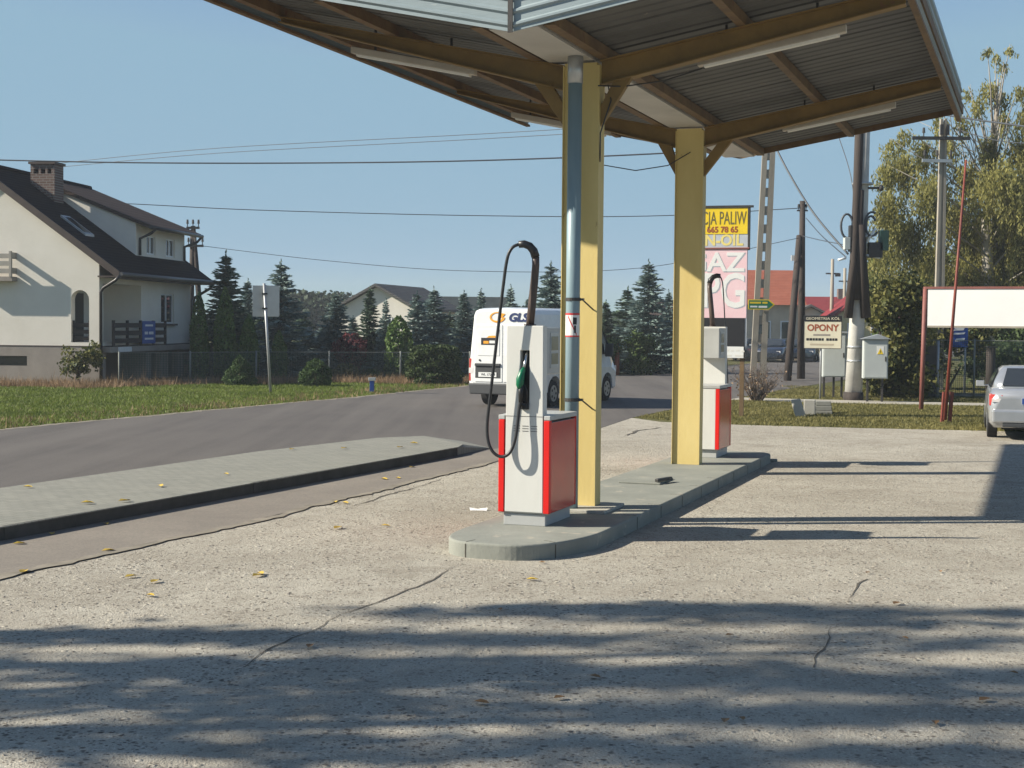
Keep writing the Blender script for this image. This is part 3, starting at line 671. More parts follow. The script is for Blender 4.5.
# ------------------------------------------------------------------ fuel pumps
def make_pump(label, loc, flip=False):
    p = thing('fuel_pump', label, 'fuel pump', loc, RZ, 'fuel pumps on the island')
    MB().box(-0.22, 0.22, 0.0, 0.80, 0.0, 0.115).build('plinth', M['pumpgrey'], p, bevel=0.006)
    mb = MB(); mb.box(-0.25, 0.25, 0.0, 0.81, 0.116, 1.03); cab = mb.build('cabinet', M['pumpgrey'], p, bevel=0.01)
    for s in (-1, 1):
        mb = MB(); a, b = (0.207, 0.268) if s > 0 else (-0.268, -0.207); mb.box(a, b, -0.035, 0.03, 0.13, 1.05); mb.build('corner_strip', M['red'], p, bevel=0.006); MB().box(a, b, 0.816, 0.845, 0.13, 1.05).build('corner_strip', M['red'], p, bevel=0.006)
        mb = MB(); a, b = (0.2505, 0.264) if s > 0 else (-0.264, -0.2505); mb.box(a, b, 0.031, 0.815, 0.13, 1.03); mb.build('side_panel', M['redside'], p, bevel=0.004)
    MB().box(-0.205, 0.205, 0.811, 0.842, 0.13, 1.05).build('back_panel', M['pumpwhite'], p, bevel=0.004)
    mb = MB(); mb.box(-0.272, 0.272, 0.10, 0.85, 1.052, 1.10); mb.box(-0.272, -0.206, -0.03, 0.0995, 1.053, 1.098); mb.box(0.206, 0.272, -0.03, 0.0995, 1.053, 1.098)
    mb.build('shelf', M['pumpgrey'], p, bevel=0.006)
    mb = MB()
    mb.hexa([(-0.2, -0.03, 0.135), (0.2, -0.03, 0.135), (0.2, 0.095, 0.135), (-0.2, 0.095, 0.135), (-0.19, -0.03, 1.985), (0.19, -0.03, 1.985), (0.19, 0.095, 1.985), (-0.19, 0.095, 1.985)])
    tw = mb.build('front_panel', M['pumpwhite'], p)
    cut(tw, MB().box(-0.045, 0.05, -0.06, 0.06, 1.2, 1.74))
    bv = tw.modifiers.new('bevel', 'BEVEL'); bv.width = 0.006; bv.segments = 2; bv.limit_method = 'ANGLE'
    MB().box(-0.044, 0.049, 0.045, 0.0595, 1.201, 1.739).build('nozzle_recess', M['black'], tw)
    mb = MB()
    for x0 in (-0.11, -0.02, 0.07):
        for z in (0.94, 0.965, 0.99): mb.box(x0, x0 + 0.065, -0.0325, -0.0305, z, z + 0.005)
    mb.build('vent_slots', M['darksteel'], tw)
    MB().box(-0.199, 0.199, -0.0325, -0.0302, 1.086, 1.09).build('panel_seam', M['darksteel'], tw)
    mb = MB(); mb.box(-0.185, 0.185, 0.0955, 0.53, 1.50, 1.965); hd = mb.build('meter_head', M['pumpgrey'], p, bevel=0.01)
    for s in (-1, 1):
        a, b = sorted((s * 0.1855, s * 0.192))
        mb = MB(); mb.box(a, b, 0.2, 0.46, 1.56, 1.92); mb.build('dial_frame', M['zinc'], hd, bevel=0.003)
        a, b = sorted((s * 0.1925, s * 0.195))
        mb = MB(); mb.box(a, b, 0.225, 0.435, 1.60, 1.71); mb.box(a, b, 0.225, 0.435, 1.74, 1.88); mb.build('dial_window', M['lens'], hd)
    arm = [(0.03, 0.03, 1.98), (0.05, 0.03, 2.2), (0.075, 0.02, 2.42), (0.095, 0.0, 2.58), (0.10, -0.02, 2.66), (0.085, -0.04, 2.72), (0.05, -0.06, 2.765), (0.0, -0.08, 2.785), (-0.05, -0.1, 2.78)]
    base_x = 0.03
    if flip: arm = [(0.2 - x, y, z) for x, y, z in arm]; base_x = 0.17
    mb = MB(); mb.tube(arm[:5], [0.04, 0.04, 0.039, 0.037, 0.037], 14); mb.tube([(base_x, 0.03, 1.986), (base_x, 0.03, 2.0)], 0.06, 14); ar = mb.build('hose_arm', M['armbrown'], p, smooth=True)
    mb = MB(); mb.tube(arm[4:], [0.042, 0.042, 0.04, 0.038, 0.034], 14); mb.build('arm_sleeve', M['rubber'], ar, smooth=True)
    ctrl = [(-0.05, -0.1, 2.78), (-0.10, -0.12, 2.755), (-0.14, -0.135, 2.69), (-0.165, -0.14, 2.58), (-0.185, -0.145, 2.42), (-0.21, -0.15, 2.2), (-0.245, -0.15, 1.9), (-0.28, -0.15, 1.6), (-0.32, -0.15, 1.25),
            (-0.345, -0.15, 1.02), (-0.338, -0.15, 0.86), (-0.295, -0.15, 0.75), (-0.225, -0.145, 0.695), (-0.15, -0.14, 0.70), (-0.095, -0.13, 0.76), (-0.06, -0.115, 0.88), (-0.045, -0.10, 1.02), (-0.032, -0.09, 1.18), (-0.02, -0.085, 1.24)]
    if flip: ctrl = [(-x + 0.2 * max(0.0, 1 - i / 9), y, z) if i < 16 else (x, y, z) for i, (x, y, z) in enumerate(ctrl)]
    P = [Vector(c) for c in ctrl]; sm = []
    for i in range(len(P) - 1):
        p0, p1, p2, p3 = P[max(i - 1, 0)], P[i], P[i + 1], P[min(i + 2, len(P) - 1)]
        for k in range(4):
            t = k / 4; sm.append(0.5 * ((2 * p1) + (p2 - p0) * t + (2 * p0 - 5 * p1 + 4 * p2 - p3) * t * t + (3 * p1 - p0 - 3 * p2 + p3) * t ** 3))
    sm.append(P[-1])
    mb = MB(); mb.tube(sm, 0.0165, 10); mb.build('hose', M['rubber'], p, smooth=True)
    mb = MB(); mb.tube([(-0.02, -0.085, 1.23), (-0.018, -0.085, 1.32), (-0.02, -0.082, 1.40)], [0.022, 0.026, 0.03], 12)
    mb.tube([(0.03, -0.05, 1.22), (0.035, -0.055, 1.34), (0.0, -0.075, 1.42)], 0.008, 8)
    nz = mb.build('nozzle', M['black'], p, smooth=True)
    mb = MB(); mb.tube([(-0.025, -0.085, 1.36), (-0.03, -0.085, 1.40), (-0.028, -0.082, 1.46), (-0.015, -0.07, 1.52), (0.0, -0.05, 1.57)], [0.026, 0.038, 0.04, 0.03, 0.018], 14); mb.build('nozzle_cover', M['green'], nz, smooth=True)
    mb = MB(); mb.tube([(-0.005, -0.055, 1.55), (0.005, -0.035, 1.62), (0.008, 0.005, 1.70), (0.008, 0.03, 1.72)], 0.014, 10); mb.build('spout', M['steel'], nz, smooth=True)
    mb = MB(); mb.tube([(-0.02, -0.06, 1.21), (0.015, -0.05, 1.19)], 0.02, 8); mb.box(-0.03, 0.05, -0.06, -0.031, 1.16, 1.22); mb.build('nozzle_rest', M['black'], nz)
    return p
def isl_pt(w_, t, z=0.15): c, s = math.cos(R(20)), math.sin(R(20)); return Vector((ISL.x + w_ * c + t * s, ISL.y - w_ * s + t * c, z))
p1 = make_pump('front red and white fuel pump with green nozzle and looped black hose by the drainpipe', isl_pt(-0.08, -1.58))
p2 = copy_tree(p1); p2.location = isl_pt(-0.09, 7.32); p2.rotation_euler = (0, 0, RZ + math.pi); [setattr(c_, 'scale', (0.55, 1, 1)) for c_ in p2.children if c_.name.startswith('hose.')]; p2['label'] = 'rear red and white fuel pump half hidden behind the farther yellow column'

# ------------------------------------------------------------------ the house on the left
HX, HZ = Vector((-13.95, 49.0, 0)), R(-7)
hs = thing('house', 'cream rendered house with dark steep roof, long dormer and brick chimney', 'house', HX, HZ)
SL = 0.72
def hr(x): return 3.77 + SL * (0.8 - x) if x > -4.35 else 3.77 + SL * 5.15 - SL * (-4.35 - x)
HW, HL = -8.7, 9.0
mb = MB(); mb.prism([(HW, 1.28), (0, 1.28), (0, hr(0) - 0.12), (-4.35, hr(-4.35) - 0.12), (HW, hr(HW) - 0.12)], 0.0, HL, 'y')
wl = mb.build('wall', M['stucco'], hs)
cut(wl, MB().box(-1.6, 0.5, 0.32, 3.75, 1.40, 3.42))
arch = [(-1.0, 1.40), (-0.36, 1.40), (-0.36, 2.85)] + [(-0.68 + 0.32 * math.cos(a), 2.85 + 0.32 * math.sin(a)) for a in [R(18 * i) for i in range(1, 10)]] + [(-1.0, 2.85)]
cut(wl, MB().prism(arch, -0.5, 0.4, 'y'))
cut(wl, MB().box(-0.14, 0.5, 5.75, 7.15, 2.05, 3.18))
cut(wl, MB().box(-4.5, -3.55, -0.5, 0.12, 3.6, 5.6))
mb = MB(); mb.box(HW - 0.05, 0.05, -0.05, HL + 0.05, -0.1, 1.25); plh = mb.build('plinth', M['plinth'], hs)
cut(plh, MB().box(-2.5, 0.2, 0.4, 4.1, -0.3, 1.12))
cut(plh, MB().box(-0.25, 0.2, 4.6, 5.6, -0.3, 1.0)); cut(plh, MB().box(-0.25, 0.2, 6.4, 7.4, -0.3, 1.0)); cut(plh, MB().box(-0.2, 0.2, 8.0, 8.7, -0.3, 1.0))
cut(plh, MB().box(-3.9, -2.55, -0.3, 0.15, 0.58, 0.92))
MB().box(-3.88, -2.57, 0.1, 0.13, 0.6, 0.9).build('basement_window', M['glass'], hs)
MB().box(HW - 0.06, 0.06, -0.06, HL + 0.06, 1.251, 1.285).build('plinth_ledge', M['fasciabrown'], hs)
MB().box(-2.45, -2.38, 0.45, 4.05, 0.0, 1.1).build('garage_door', M['doordark'], hs)
for y0, y1 in ((4.65, 5.55), (6.45, 7.35), (8.05, 8.65)): MB().box(-0.22, -0.17, y0, y1, 0.0, 0.98).build('cellar_door', M['doordark'], hs)
# balcony slab in front of the loggia
MB().box(0.051, 0.35, 0.1, HL, 1.06, 1.249).build('terrace_slab', M['plinth'], hs)
MB().box(0.351, 0.362, 0.75, 1.95, 1.07, 1.24).build('address_plaque', M['upvc'], hs)
MB().box(-0.28, 0.06, -0.06, 0.34, 0.0, 1.06).build('pier', M['plinth'], hs)
d = MB().box(-1.598, -1.55, 1.35, 2.3, 1.401, 3.1).build('door', M['doordark'], hs); MB().box(-1.55, -1.50, 1.42, 1.46, 2.2, 2.35).build('handle', M['steel'], d)
def window(x, y0, y1, z0, z1, ax='x', name='window', sash=2):
    mb = MB(); t = 0.06
    B = (lambda a0, a1, h0, h1, d0, d1: mb.box(x + d0, x + d1, a0, a1, h0, h1)) if ax == 'x' else (lambda a0, a1, h0, h1, d0, d1: mb.box(a0, a1, x - d1, x - d0, h0, h1))
    B(y0, y1, z0, z0 + t, 0, 0.05); B(y0, y1, z1 - t, z1, 0, 0.05); B(y0, y0 + t, z0 + t, z1 - t, 0, 0.05); B(y1 - t, y1, z0 + t, z1 - t, 0, 0.05)
    for i in range(1, sash): m_ = y0 + (y1 - y0) * i / sash; B(m_ - t * 0.7, m_ + t * 0.7, z0 + t, z1 - t, 0, 0.052)
    f = mb.build(name, M['upvc'], hs)
    mb = MB(); (mb.box(x + 0.01, x + 0.02, y0 + t, y1 - t, z0 + t, z1 - t) if ax == 'x' else mb.box(y0 + t, y1 - t, x - 0.02, x - 0.01, z0 + t, z1 - t)); mb.build('pane', M['glass'], f)
    return f
wf = window(-0.12, 5.75, 7.15, 2.05, 3.18); MB().box(-0.02, 0.12, 5.68, 7.22, 1.98, 2.045).build('sill', M['fasciabrown'], wf)
# railings of the loggia
def rail(name, pts, z0, z1, n, mat, axis):
    r_ = None; mb = MB()
    (x0, y0), (x1, y1) = pts
    for i in range(n):
        z = z0 + (z1 - z0) * (i + 0.5) / n; h = (z1 - z0) / n * 0.62
        mb = MB(); mb.bar((x0, y0, z), (x1, y1, z), 0.035, h); b = mb.build('rail_board', mat, hs if r_ is None else r_)
        if r_ is None: r_ = b; b.name = name
    L_ = math.hypot(x1 - x0, y1 - y0); k = max(1, round(L_ / 1.3))
    for i in range(k + 1):
        f = i / k; x, y = x0 + (x1 - x0) * f, y0 + (y1 - y0) * f
        MB().box(x - 0.05, x + 0.03, y - 0.045, y + 0.045, z0 - 0.06, z1 + 0.04).build('rail_post', mat, r_)
    return r_
rl = rail('loggia_railing', [(0.30, 0.5), (0.30, 5.4)], 1.32, 2.12, 3, M['railwood'], 'y')
MB().box(0.33, 0.35, 3.0, 4.25, 1.33, 2.14).build('banner', M['banner'], hs)
bn = [o for o in hs.children if o.name.startswith('banner')][0]
mb = MB()
for z, y0, y1, h in ((1.95, 3.25, 4.0, 0.07), (1.66, 3.2, 3.5, 0.10), (1.66, 3.6, 4.05, 0.10), (1.47, 3.2, 4.05, 0.07)): mb.box(0.3505, 0.353, y0, y1, z, z + h)
mb.build('faded_text_lines', M['upvc'], bn)
ra = rail('arch_railing', [(-0.98, 0.15), (-0.38, 0.15)], 1.42, 2.1, 3, M['railwood'], 'x')
# gable balcony
MB().box(-4.9, -2.9, -0.42, -0.01, 3.45, 3.6).build('balcony_slab', M['plinth'], hs)
br = rail('balcony_railing', [(-4.9, -0.40), (-2.94, -0.40)], 3.66, 4.42, 3, M['railpale'], 'x')
MB().box(-2.96, -2.92, -0.42, -0.0, 4.2, 4.42).build('rail_return', M['railpale'], br); MB().box(-2.96, -2.92, -0.42, -0.0, 3.7, 3.9).build('rail_return', M['railpale'], br)
window(0.10, -4.5, -3.55, 3.6, 5.6, 'y', 'balcony_door', 1)
# roof
def roof_slab(xa, xb, y0, y1, f, th, name, mat):
    mb = MB(); mb.hexa([(xa, y0, f(xa) - th), (xb, y0, f(xb) - th), (xb, y1, f(xb) - th), (xa, y1, f(xa) - th), (xa, y0, f(xa)), (xb, y0, f(xb)), (xb, y1, f(xb)), (xa, y1, f(xa))])
    return mb.build(name, mat, hs)
rf = roof_slab(-4.35, 0.8, -0.2, 9.4, hr, 0.10, 'roof', M['roofdark']); rf2 = roof_slab(HW - 0.8, -4.351, -0.2, 9.4, hr, 0.10, 'roof', M['roofdark'])
mb = MB(); mb.tube([(-4.35, -0.2, hr(-4.35) + 0.0), (-4.35, 9.4, hr(-4.35) + 0.0)], 0.1, 8); mb.build('ridge', M['roofdark'], rf)
for y in (-0.23,):
    mb = MB(); mb.hexa([(-4.35, y - 0.03, hr(-4.35) - 0.24), (0.8, y - 0.03, hr(0.8) - 0.24), (0.8, y + 0.028, hr(0.8) - 0.24), (-4.35, y + 0.028, hr(-4.35) - 0.24),
                        (-4.35, y - 0.03, hr(-4.35) + 0.03), (0.8, y - 0.03, hr(0.8) + 0.03), (0.8, y + 0.028, hr(0.8) + 0.03), (-4.35, y + 0.028, hr(-4.35) + 0.03)]); mb.build('verge_board', M['fasciabrown'], hs)
    mb = MB(); a = HW - 0.8
    mb.hexa([(a, y - 0.03, hr(a) - 0.24), (-4.351, y - 0.03, hr(-4.351) - 0.24), (-4.351, y + 0.028, hr(-4.351) - 0.24), (a, y + 0.028, hr(a) - 0.24),
             (a, y - 0.03, hr(a) + 0.03), (-4.351, y - 0.03, hr(-4.351) + 0.03), (-4.351, y + 0.028, hr(-4.351) + 0.03), (a, y + 0.028, hr(a) + 0.03)]); mb.build('verge_board', M['fasciabrown'], hs)
MB().box(0.02, 0.78, -0.19, 9.38, 3.60, 3.655).build('soffit', M['fasciabrown'], hs)
mb = MB(); mb.tube([(0.86, -0.25, 3.70), (0.86, 9.42, 3.70)], 0.075, 8); g = mb.build('eaves_gutter', M['gutgrey'], hs, smooth=True)
def dpipe(pts): mb = MB(); mb.tube(pts, 0.055, 8); mb.build('downpipe', M['gutdark'], hs, smooth=True)
dpipe([(0.86, -0.3, 3.66), (0.7, -0.3, 3.5), (0.2, -0.12, 3.25), (0.1, -0.12, 3.1), (0.1, -0.12, 0.05)])
dpipe([(0.86, 9.3, 3.66), (0.7, 9.25, 3.45), (0.15, 9.1, 3.1), (0.09, 9.1, 2.95), (0.09, 9.1, 0.05)])
# skylight
f = lambda x: hr(x) + 0.0
mb = MB(); mb.hexa([(-1.9, 1.2, hr(-1.9) + 0.005), (-1.0, 1.2, hr(-1.0) + 0.005), (-1.0, 1.95, hr(-1.0) + 0.005), (-1.9, 1.95, hr(-1.9) + 0.005), (-1.9, 1.2, hr(-1.9) + 0.08), (-1.0, 1.2, hr(-1.0) + 0.08), (-1.0, 1.95, hr(-1.0) + 0.08), (-1.9, 1.95, hr(-1.9) + 0.08)])
sk = mb.build('skylight', M['zinc'], hs)
mb = MB(); mb.hexa([(-1.82, 1.28, hr(-1.82) + 0.0805), (-1.08, 1.28, hr(-1.08) + 0.0805), (-1.08, 1.87, hr(-1.08) + 0.0805), (-1.82, 1.87, hr(-1.82) + 0.0805), (-1.82, 1.28, hr(-1.82) + 0.086), (-1.08, 1.28, hr(-1.08) + 0.086), (-1.08, 1.87, hr(-1.08) + 0.086), (-1.82, 1.87, hr(-1.82) + 0.086)])
mb.build('pane', M['glass'], sk)
# dormer
dz = lambda x: 5.52 + 0.40 * (0.25 - x)
D0, D1 = 3.9, 9.0
mb = MB(); mb.prism([(-0.25, hr(-0.25) - 0.15), (-0.25, dz(-0.25) - 0.02), (-4.1, dz(-4.1) - 0.02), (-4.1, hr(-4.1) - 0.15)], D0, D1, 'y'); dm = mb.build('dormer', M['stucco'], hs)
cut(dm, MB().box(-0.38, 0.2, 4.95, 5.85, 4.62, 5.32)); cut(dm, MB().box(-0.38, 0.2, 6.95, 7.9, 4.62, 5.32))
for a, b in ((4.95, 5.85), (6.95, 7.9)):
    wn_ = window(-0.36, a, b, 4.62, 5.32, name='dormer_window'); wn_.parent = dm
mb = MB(); mb.hexa([(-4.2, D0 - 0.12, dz(-4.2)), (0.3, D0 - 0.12, dz(0.3)), (0.3, D1 + 0.4, dz(0.3)), (-4.2, D1 + 0.4, dz(-4.2)), (-4.2, D0 - 0.12, dz(-4.2) + 0.13), (0.3, D0 - 0.12, dz(0.3) + 0.13), (0.3, D1 + 0.4, dz(0.3) + 0.13), (-4.2, D1 + 0.4, dz(-4.2) + 0.13)])
mb.build('dormer_roof', M['roofbrown'], dm)
mb = MB(); mb.tube([(0.35, D0 - 0.12, dz(0.3) + 0.04), (0.35, D1 + 0.4, dz(0.3) + 0.04)], 0.07, 8); mb.build('dormer_gutter', M['gutdark'], dm, smooth=True)
mb = MB(); mb.tube([(0.35, D0 + 0.4, dz(0.3)), (0.2, D0 + 0.35, 5.35), (-0.19, D0 + 0.25, 5.15), (-0.19, D0 + 0.25, hr(-0.2) + 0.05)], 0.05, 8); mb.build('downpipe', M['gutdark'], dm, smooth=True)
mb = MB(); mb.tube([(0.35, D1 + 0.3, dz(0.3)), (0.2, D1 + 0.2, 5.3), (-0.19, D1 - 0.15, 5.1), (-0.19, D1 - 0.15, hr(-0.2) + 0.05)], 0.05, 8); mb.build('downpipe', M['gutdark'], dm, smooth=True)
# chimney
mb = MB(); mb.box(-3.72, -2.82, 2.75, 3.5, 6.0, 7.72); ch = mb.build('chimney', M['brick'], hs)
cut(ch, MB().box(-3.6, -3.42, 2.5, 3.8, 7.38, 7.56)); cut(ch, MB().box(-3.33, -3.17, 2.5, 3.8, 7.38, 7.56)); cut(ch, MB().box(-3.08, -2.94, 2.5, 3.8, 7.38, 7.56))
MB().box(-3.78, -2.76, 2.69, 3.56, 7.721, 7.80).build('chimney_cap', M['fasciabrown'], ch)

# ------------------------------------------------------------------ far buildings
def cottage(name, label, P, rz, wd, ln, eave, ridge, wallm, roofm, over=0.5, wins=(), chim=None):
    "P: near left corner; gable end faces the viewer; x to the right, y away"
    t = thing(name, label, 'house', P, rz)
    k = (ridge - eave) / (wd / 2)
    MB().prism([(0, -0.2), (wd, -0.2), (wd, eave - 0.05), (wd / 2, ridge - 0.05), (0, eave - 0.05)], 0, ln, 'y').build('wall', wallm, t)
    for s in (0, 1):
        xa, xb = ((-over, wd / 2) if s == 0 else (wd / 2 + 0.001, wd + over)); f_ = (lambda x: eave + k * x) if s == 0 else (lambda x: ridge - k * (x - wd / 2))
        mb = MB(); mb.hexa([(xa, -over, f_(xa)), (xb, -over, f_(xb)), (xb, ln + over, f_(xb)), (xa, ln + over, f_(xa)), (xa, -over, f_(xa) + 0.16), (xb, -over, f_(xb) + 0.16), (xb, ln + over, f_(xb) + 0.16), (xa, ln + over, f_(xa) + 0.16)])
        mb.build('roof', roofm, t)
    for (side, a, z, w_, h_) in wins:
        mb = MB()
        if side == 'g': mb.box(a, a + w_, -0.05, -0.001, z, z + h_)
        else: mb.box(-0.05, -0.001, a, a + w_, z, z + h_) if side == 'l' else mb.box(wd + 0.001, wd + 0.05, a, a + w_, z, z + h_)
        f2 = mb.build('window', M['upvc'], t); q = 0.1
        mb = MB()
        if side == 'g': mb.box(a + q, a + w_ - q, -0.06, -0.051, z + q, z + h_ - q)
        else: mb.box(-0.06, -0.051, a + q, a + w_ - q, z + q, z + h_ - q) if side == 'l' else mb.box(wd + 0.051, wd + 0.06, a + q, a + w_ - q, z + q, z + h_ - q)
        mb.build('pane', M['glass'], f2)
    if chim: MB().box(chim[0], chim[0] + 0.6, chim[1], chim[1] + 0.6, ridge - 0.9, ridge + 0.9).build('chimney', M['brick'], t)
    return t
b = at(339, 330, 88); cottage('barn', 'white gabled outbuilding with grey roof rising behind the spruces', (b.x, 88, 0), R(-14), 4.8, 9, 3.05, 4.35, M['wallwhite'], M['greyroof'], 0.35, [('g', 2.9, 1.9, 0.5, 0.6)])
mb = MB()
b = at(424, 330, 100); t = thing('shed', 'long low beige farm shed with pale roof between the barn and the van', 'shed', (b.x, 100, 0), R(6))
MB().prism([(0, -0.2), (6.5, -0.2), (6.5, 2.6), (0, 2.6)], 0, 5, 'y').build('wall', M['wallgrey'], t)
MB().prism([(-0.3, 2.601), (6.8, 2.601), (6.8, 2.72), (5.6, 4.0), (0.9, 4.0), (-0.3, 2.72)], -0.3, 5.3, 'y').build('roof', M['path'], t)
b = at(736, 330, 92)
t = thing('roadside_house', 'beige house with broad orange tiled roof beyond the parked cars', 'house', (b.x - 1.2, 92, 0), R(0))
MB().box(0, 5.4, 0, 8, -0.2, 3.5).build('wall', M['wallbeige'], t)
mb = MB(); mb.prism([(-0.4, 3.5), (4.0, 5.85), (8.4, 3.5)], -0.5, 5.6, 'x'); mb.build('roof', M['orangeroof'], t)
for x in (0.9, 2.5, 4.0):
    f2 = MB().box(x, x + 0.9, -0.06, -0.001, 1.3, 2.5).build('window', M['upvc'], t); MB().box(x + 0.08, x + 0.82, -0.07, -0.061, 1.38, 2.42).build('pane', M['glass'], f2)
b = at(800, 330, 105); cottage('white_gable_house', 'small house showing a bright white gable behind the black and red letter sign', (b.x - 1.6, 105, 0), R(-8), 4.6, 8, 2.4, 3.6, M['wallwhite'], M['greyroof'], 0.4, [('g', 3.0, 0.9, 0.7, 0.9)])
b = at(806, 330, 125)
t = thing('red_roof_house', 'distant house with crimson roof seen between the tarred pole and the pale pole', 'house', (b.x, 125, 0), 0)
MB().box(0, 5.2, 0, 7, -0.2, 3.2).build('wall', M['wallgrey'], t); MB().prism([(-0.4, 3.2), (3.5, 4.8), (7.4, 3.2)], -0.4, 5.6, 'x').build('roof', M['redroof'], t)
for x in (1.0, 3.4): f2 = MB().box(x, x + 1, -0.06, -0.001, 1.5, 2.7).build('window', M['upvc'], t); MB().box(x + .1, x + .9, -0.07, -0.061, 1.6, 2.6).build('pane', M['glass'], f2)
MB().box(3.4, 4.0, 3, 3.6, 4.2, 5.5).build('chimney', M['brick'], t)
b = at(838, 330, 95); cottage('yellow_house', 'pale yellow house with red roof just left of the pole with cables', (b.x, 95, 0), R(-5), 3.6, 7, 3.0, 4.4, M['wallyellow'], M['redroof'], 0.3, [('g', 0.6, 1.4, 0.7, 1.0), ('g', 2.1, 1.4, 0.7, 1.0)], (1.2, 3))
b = at(654, 340, 110); t = thing('pale_shed', 'low white shed with flat roof behind the green fence between the columns', 'shed', (b.x - 1, 95, 0), 0)
MB().box(0, 5.5, 0, 4, -0.2, 1.5).build('wall', M['wallwhite'], t); MB().prism([(-0.3, 1.501), (5.8, 1.501), (5.8, 1.62), (-0.3, 1.75)], -0.3, 4.3, 'y').build('roof', M['white'], t)
b = at(640, 330, 130); t = thing('brown_roof_house', 'distant house with brown roof peeking out right of the tall blue spruce', 'house', (b.x, 120, 0), 0)
MB().box(0.5, 4.5, 0.5, 6, -0.2, 2.4).build('wall', M['wallgrey'], t); MB().prism([(0, 2.4), (3.2, 4.3), (6.4, 2.4)], 0.2, 4.8, 'x').build('roof', M['roofbrown'], t)

# ------------------------------------------------------------------ vehicles
def ring(y, zb, zt, hw, hr_, belt=0.95, rc=0.16):
    h = [(0, zb), (hw - 0.06, zb), (hw - 0.01, zb + 0.07), (hw, min(belt, zt - rc - 0.03)), (hr_, zt - rc), (hr_ - rc * 0.3, zt - rc * 0.3), (hr_ - rc, zt), (0, zt + 0.02)]
    return [(x, y, z) for x, z in h] + [(-x, y, z) for x, z in h[-2:0:-1]]
def wheel(parent, x, y, r, s, wd=0.2):
    mb = MB(); mb.disc((y, r), r, x - wd / 2, x + wd / 2, 24, 'x'); wt = mb.build('wheel', M['tyre'], parent, bevel=0.02)
    mb = MB(); a, b = sorted((x + s * wd / 2 + s * 0.001, x + s * wd / 2 + s * 0.012)); mb.disc((y, r), r * 0.62, a, b, 20, 'x'); mb.build('rim', M['rim'], wt)
    for k in range(5):
        an = 2 * math.pi * k / 5; c = (y + r * 0.38 * math.cos(an), r + r * 0.38 * math.sin(an))
        mb = MB(); a, b = sorted((x + s * wd / 2 + s * 0.0125, x + s * wd / 2 + s * 0.014)); mb.disc(c, r * 0.11, a, b, 8, 'x'); mb.build('rim_hole', M['tyre'], wt)
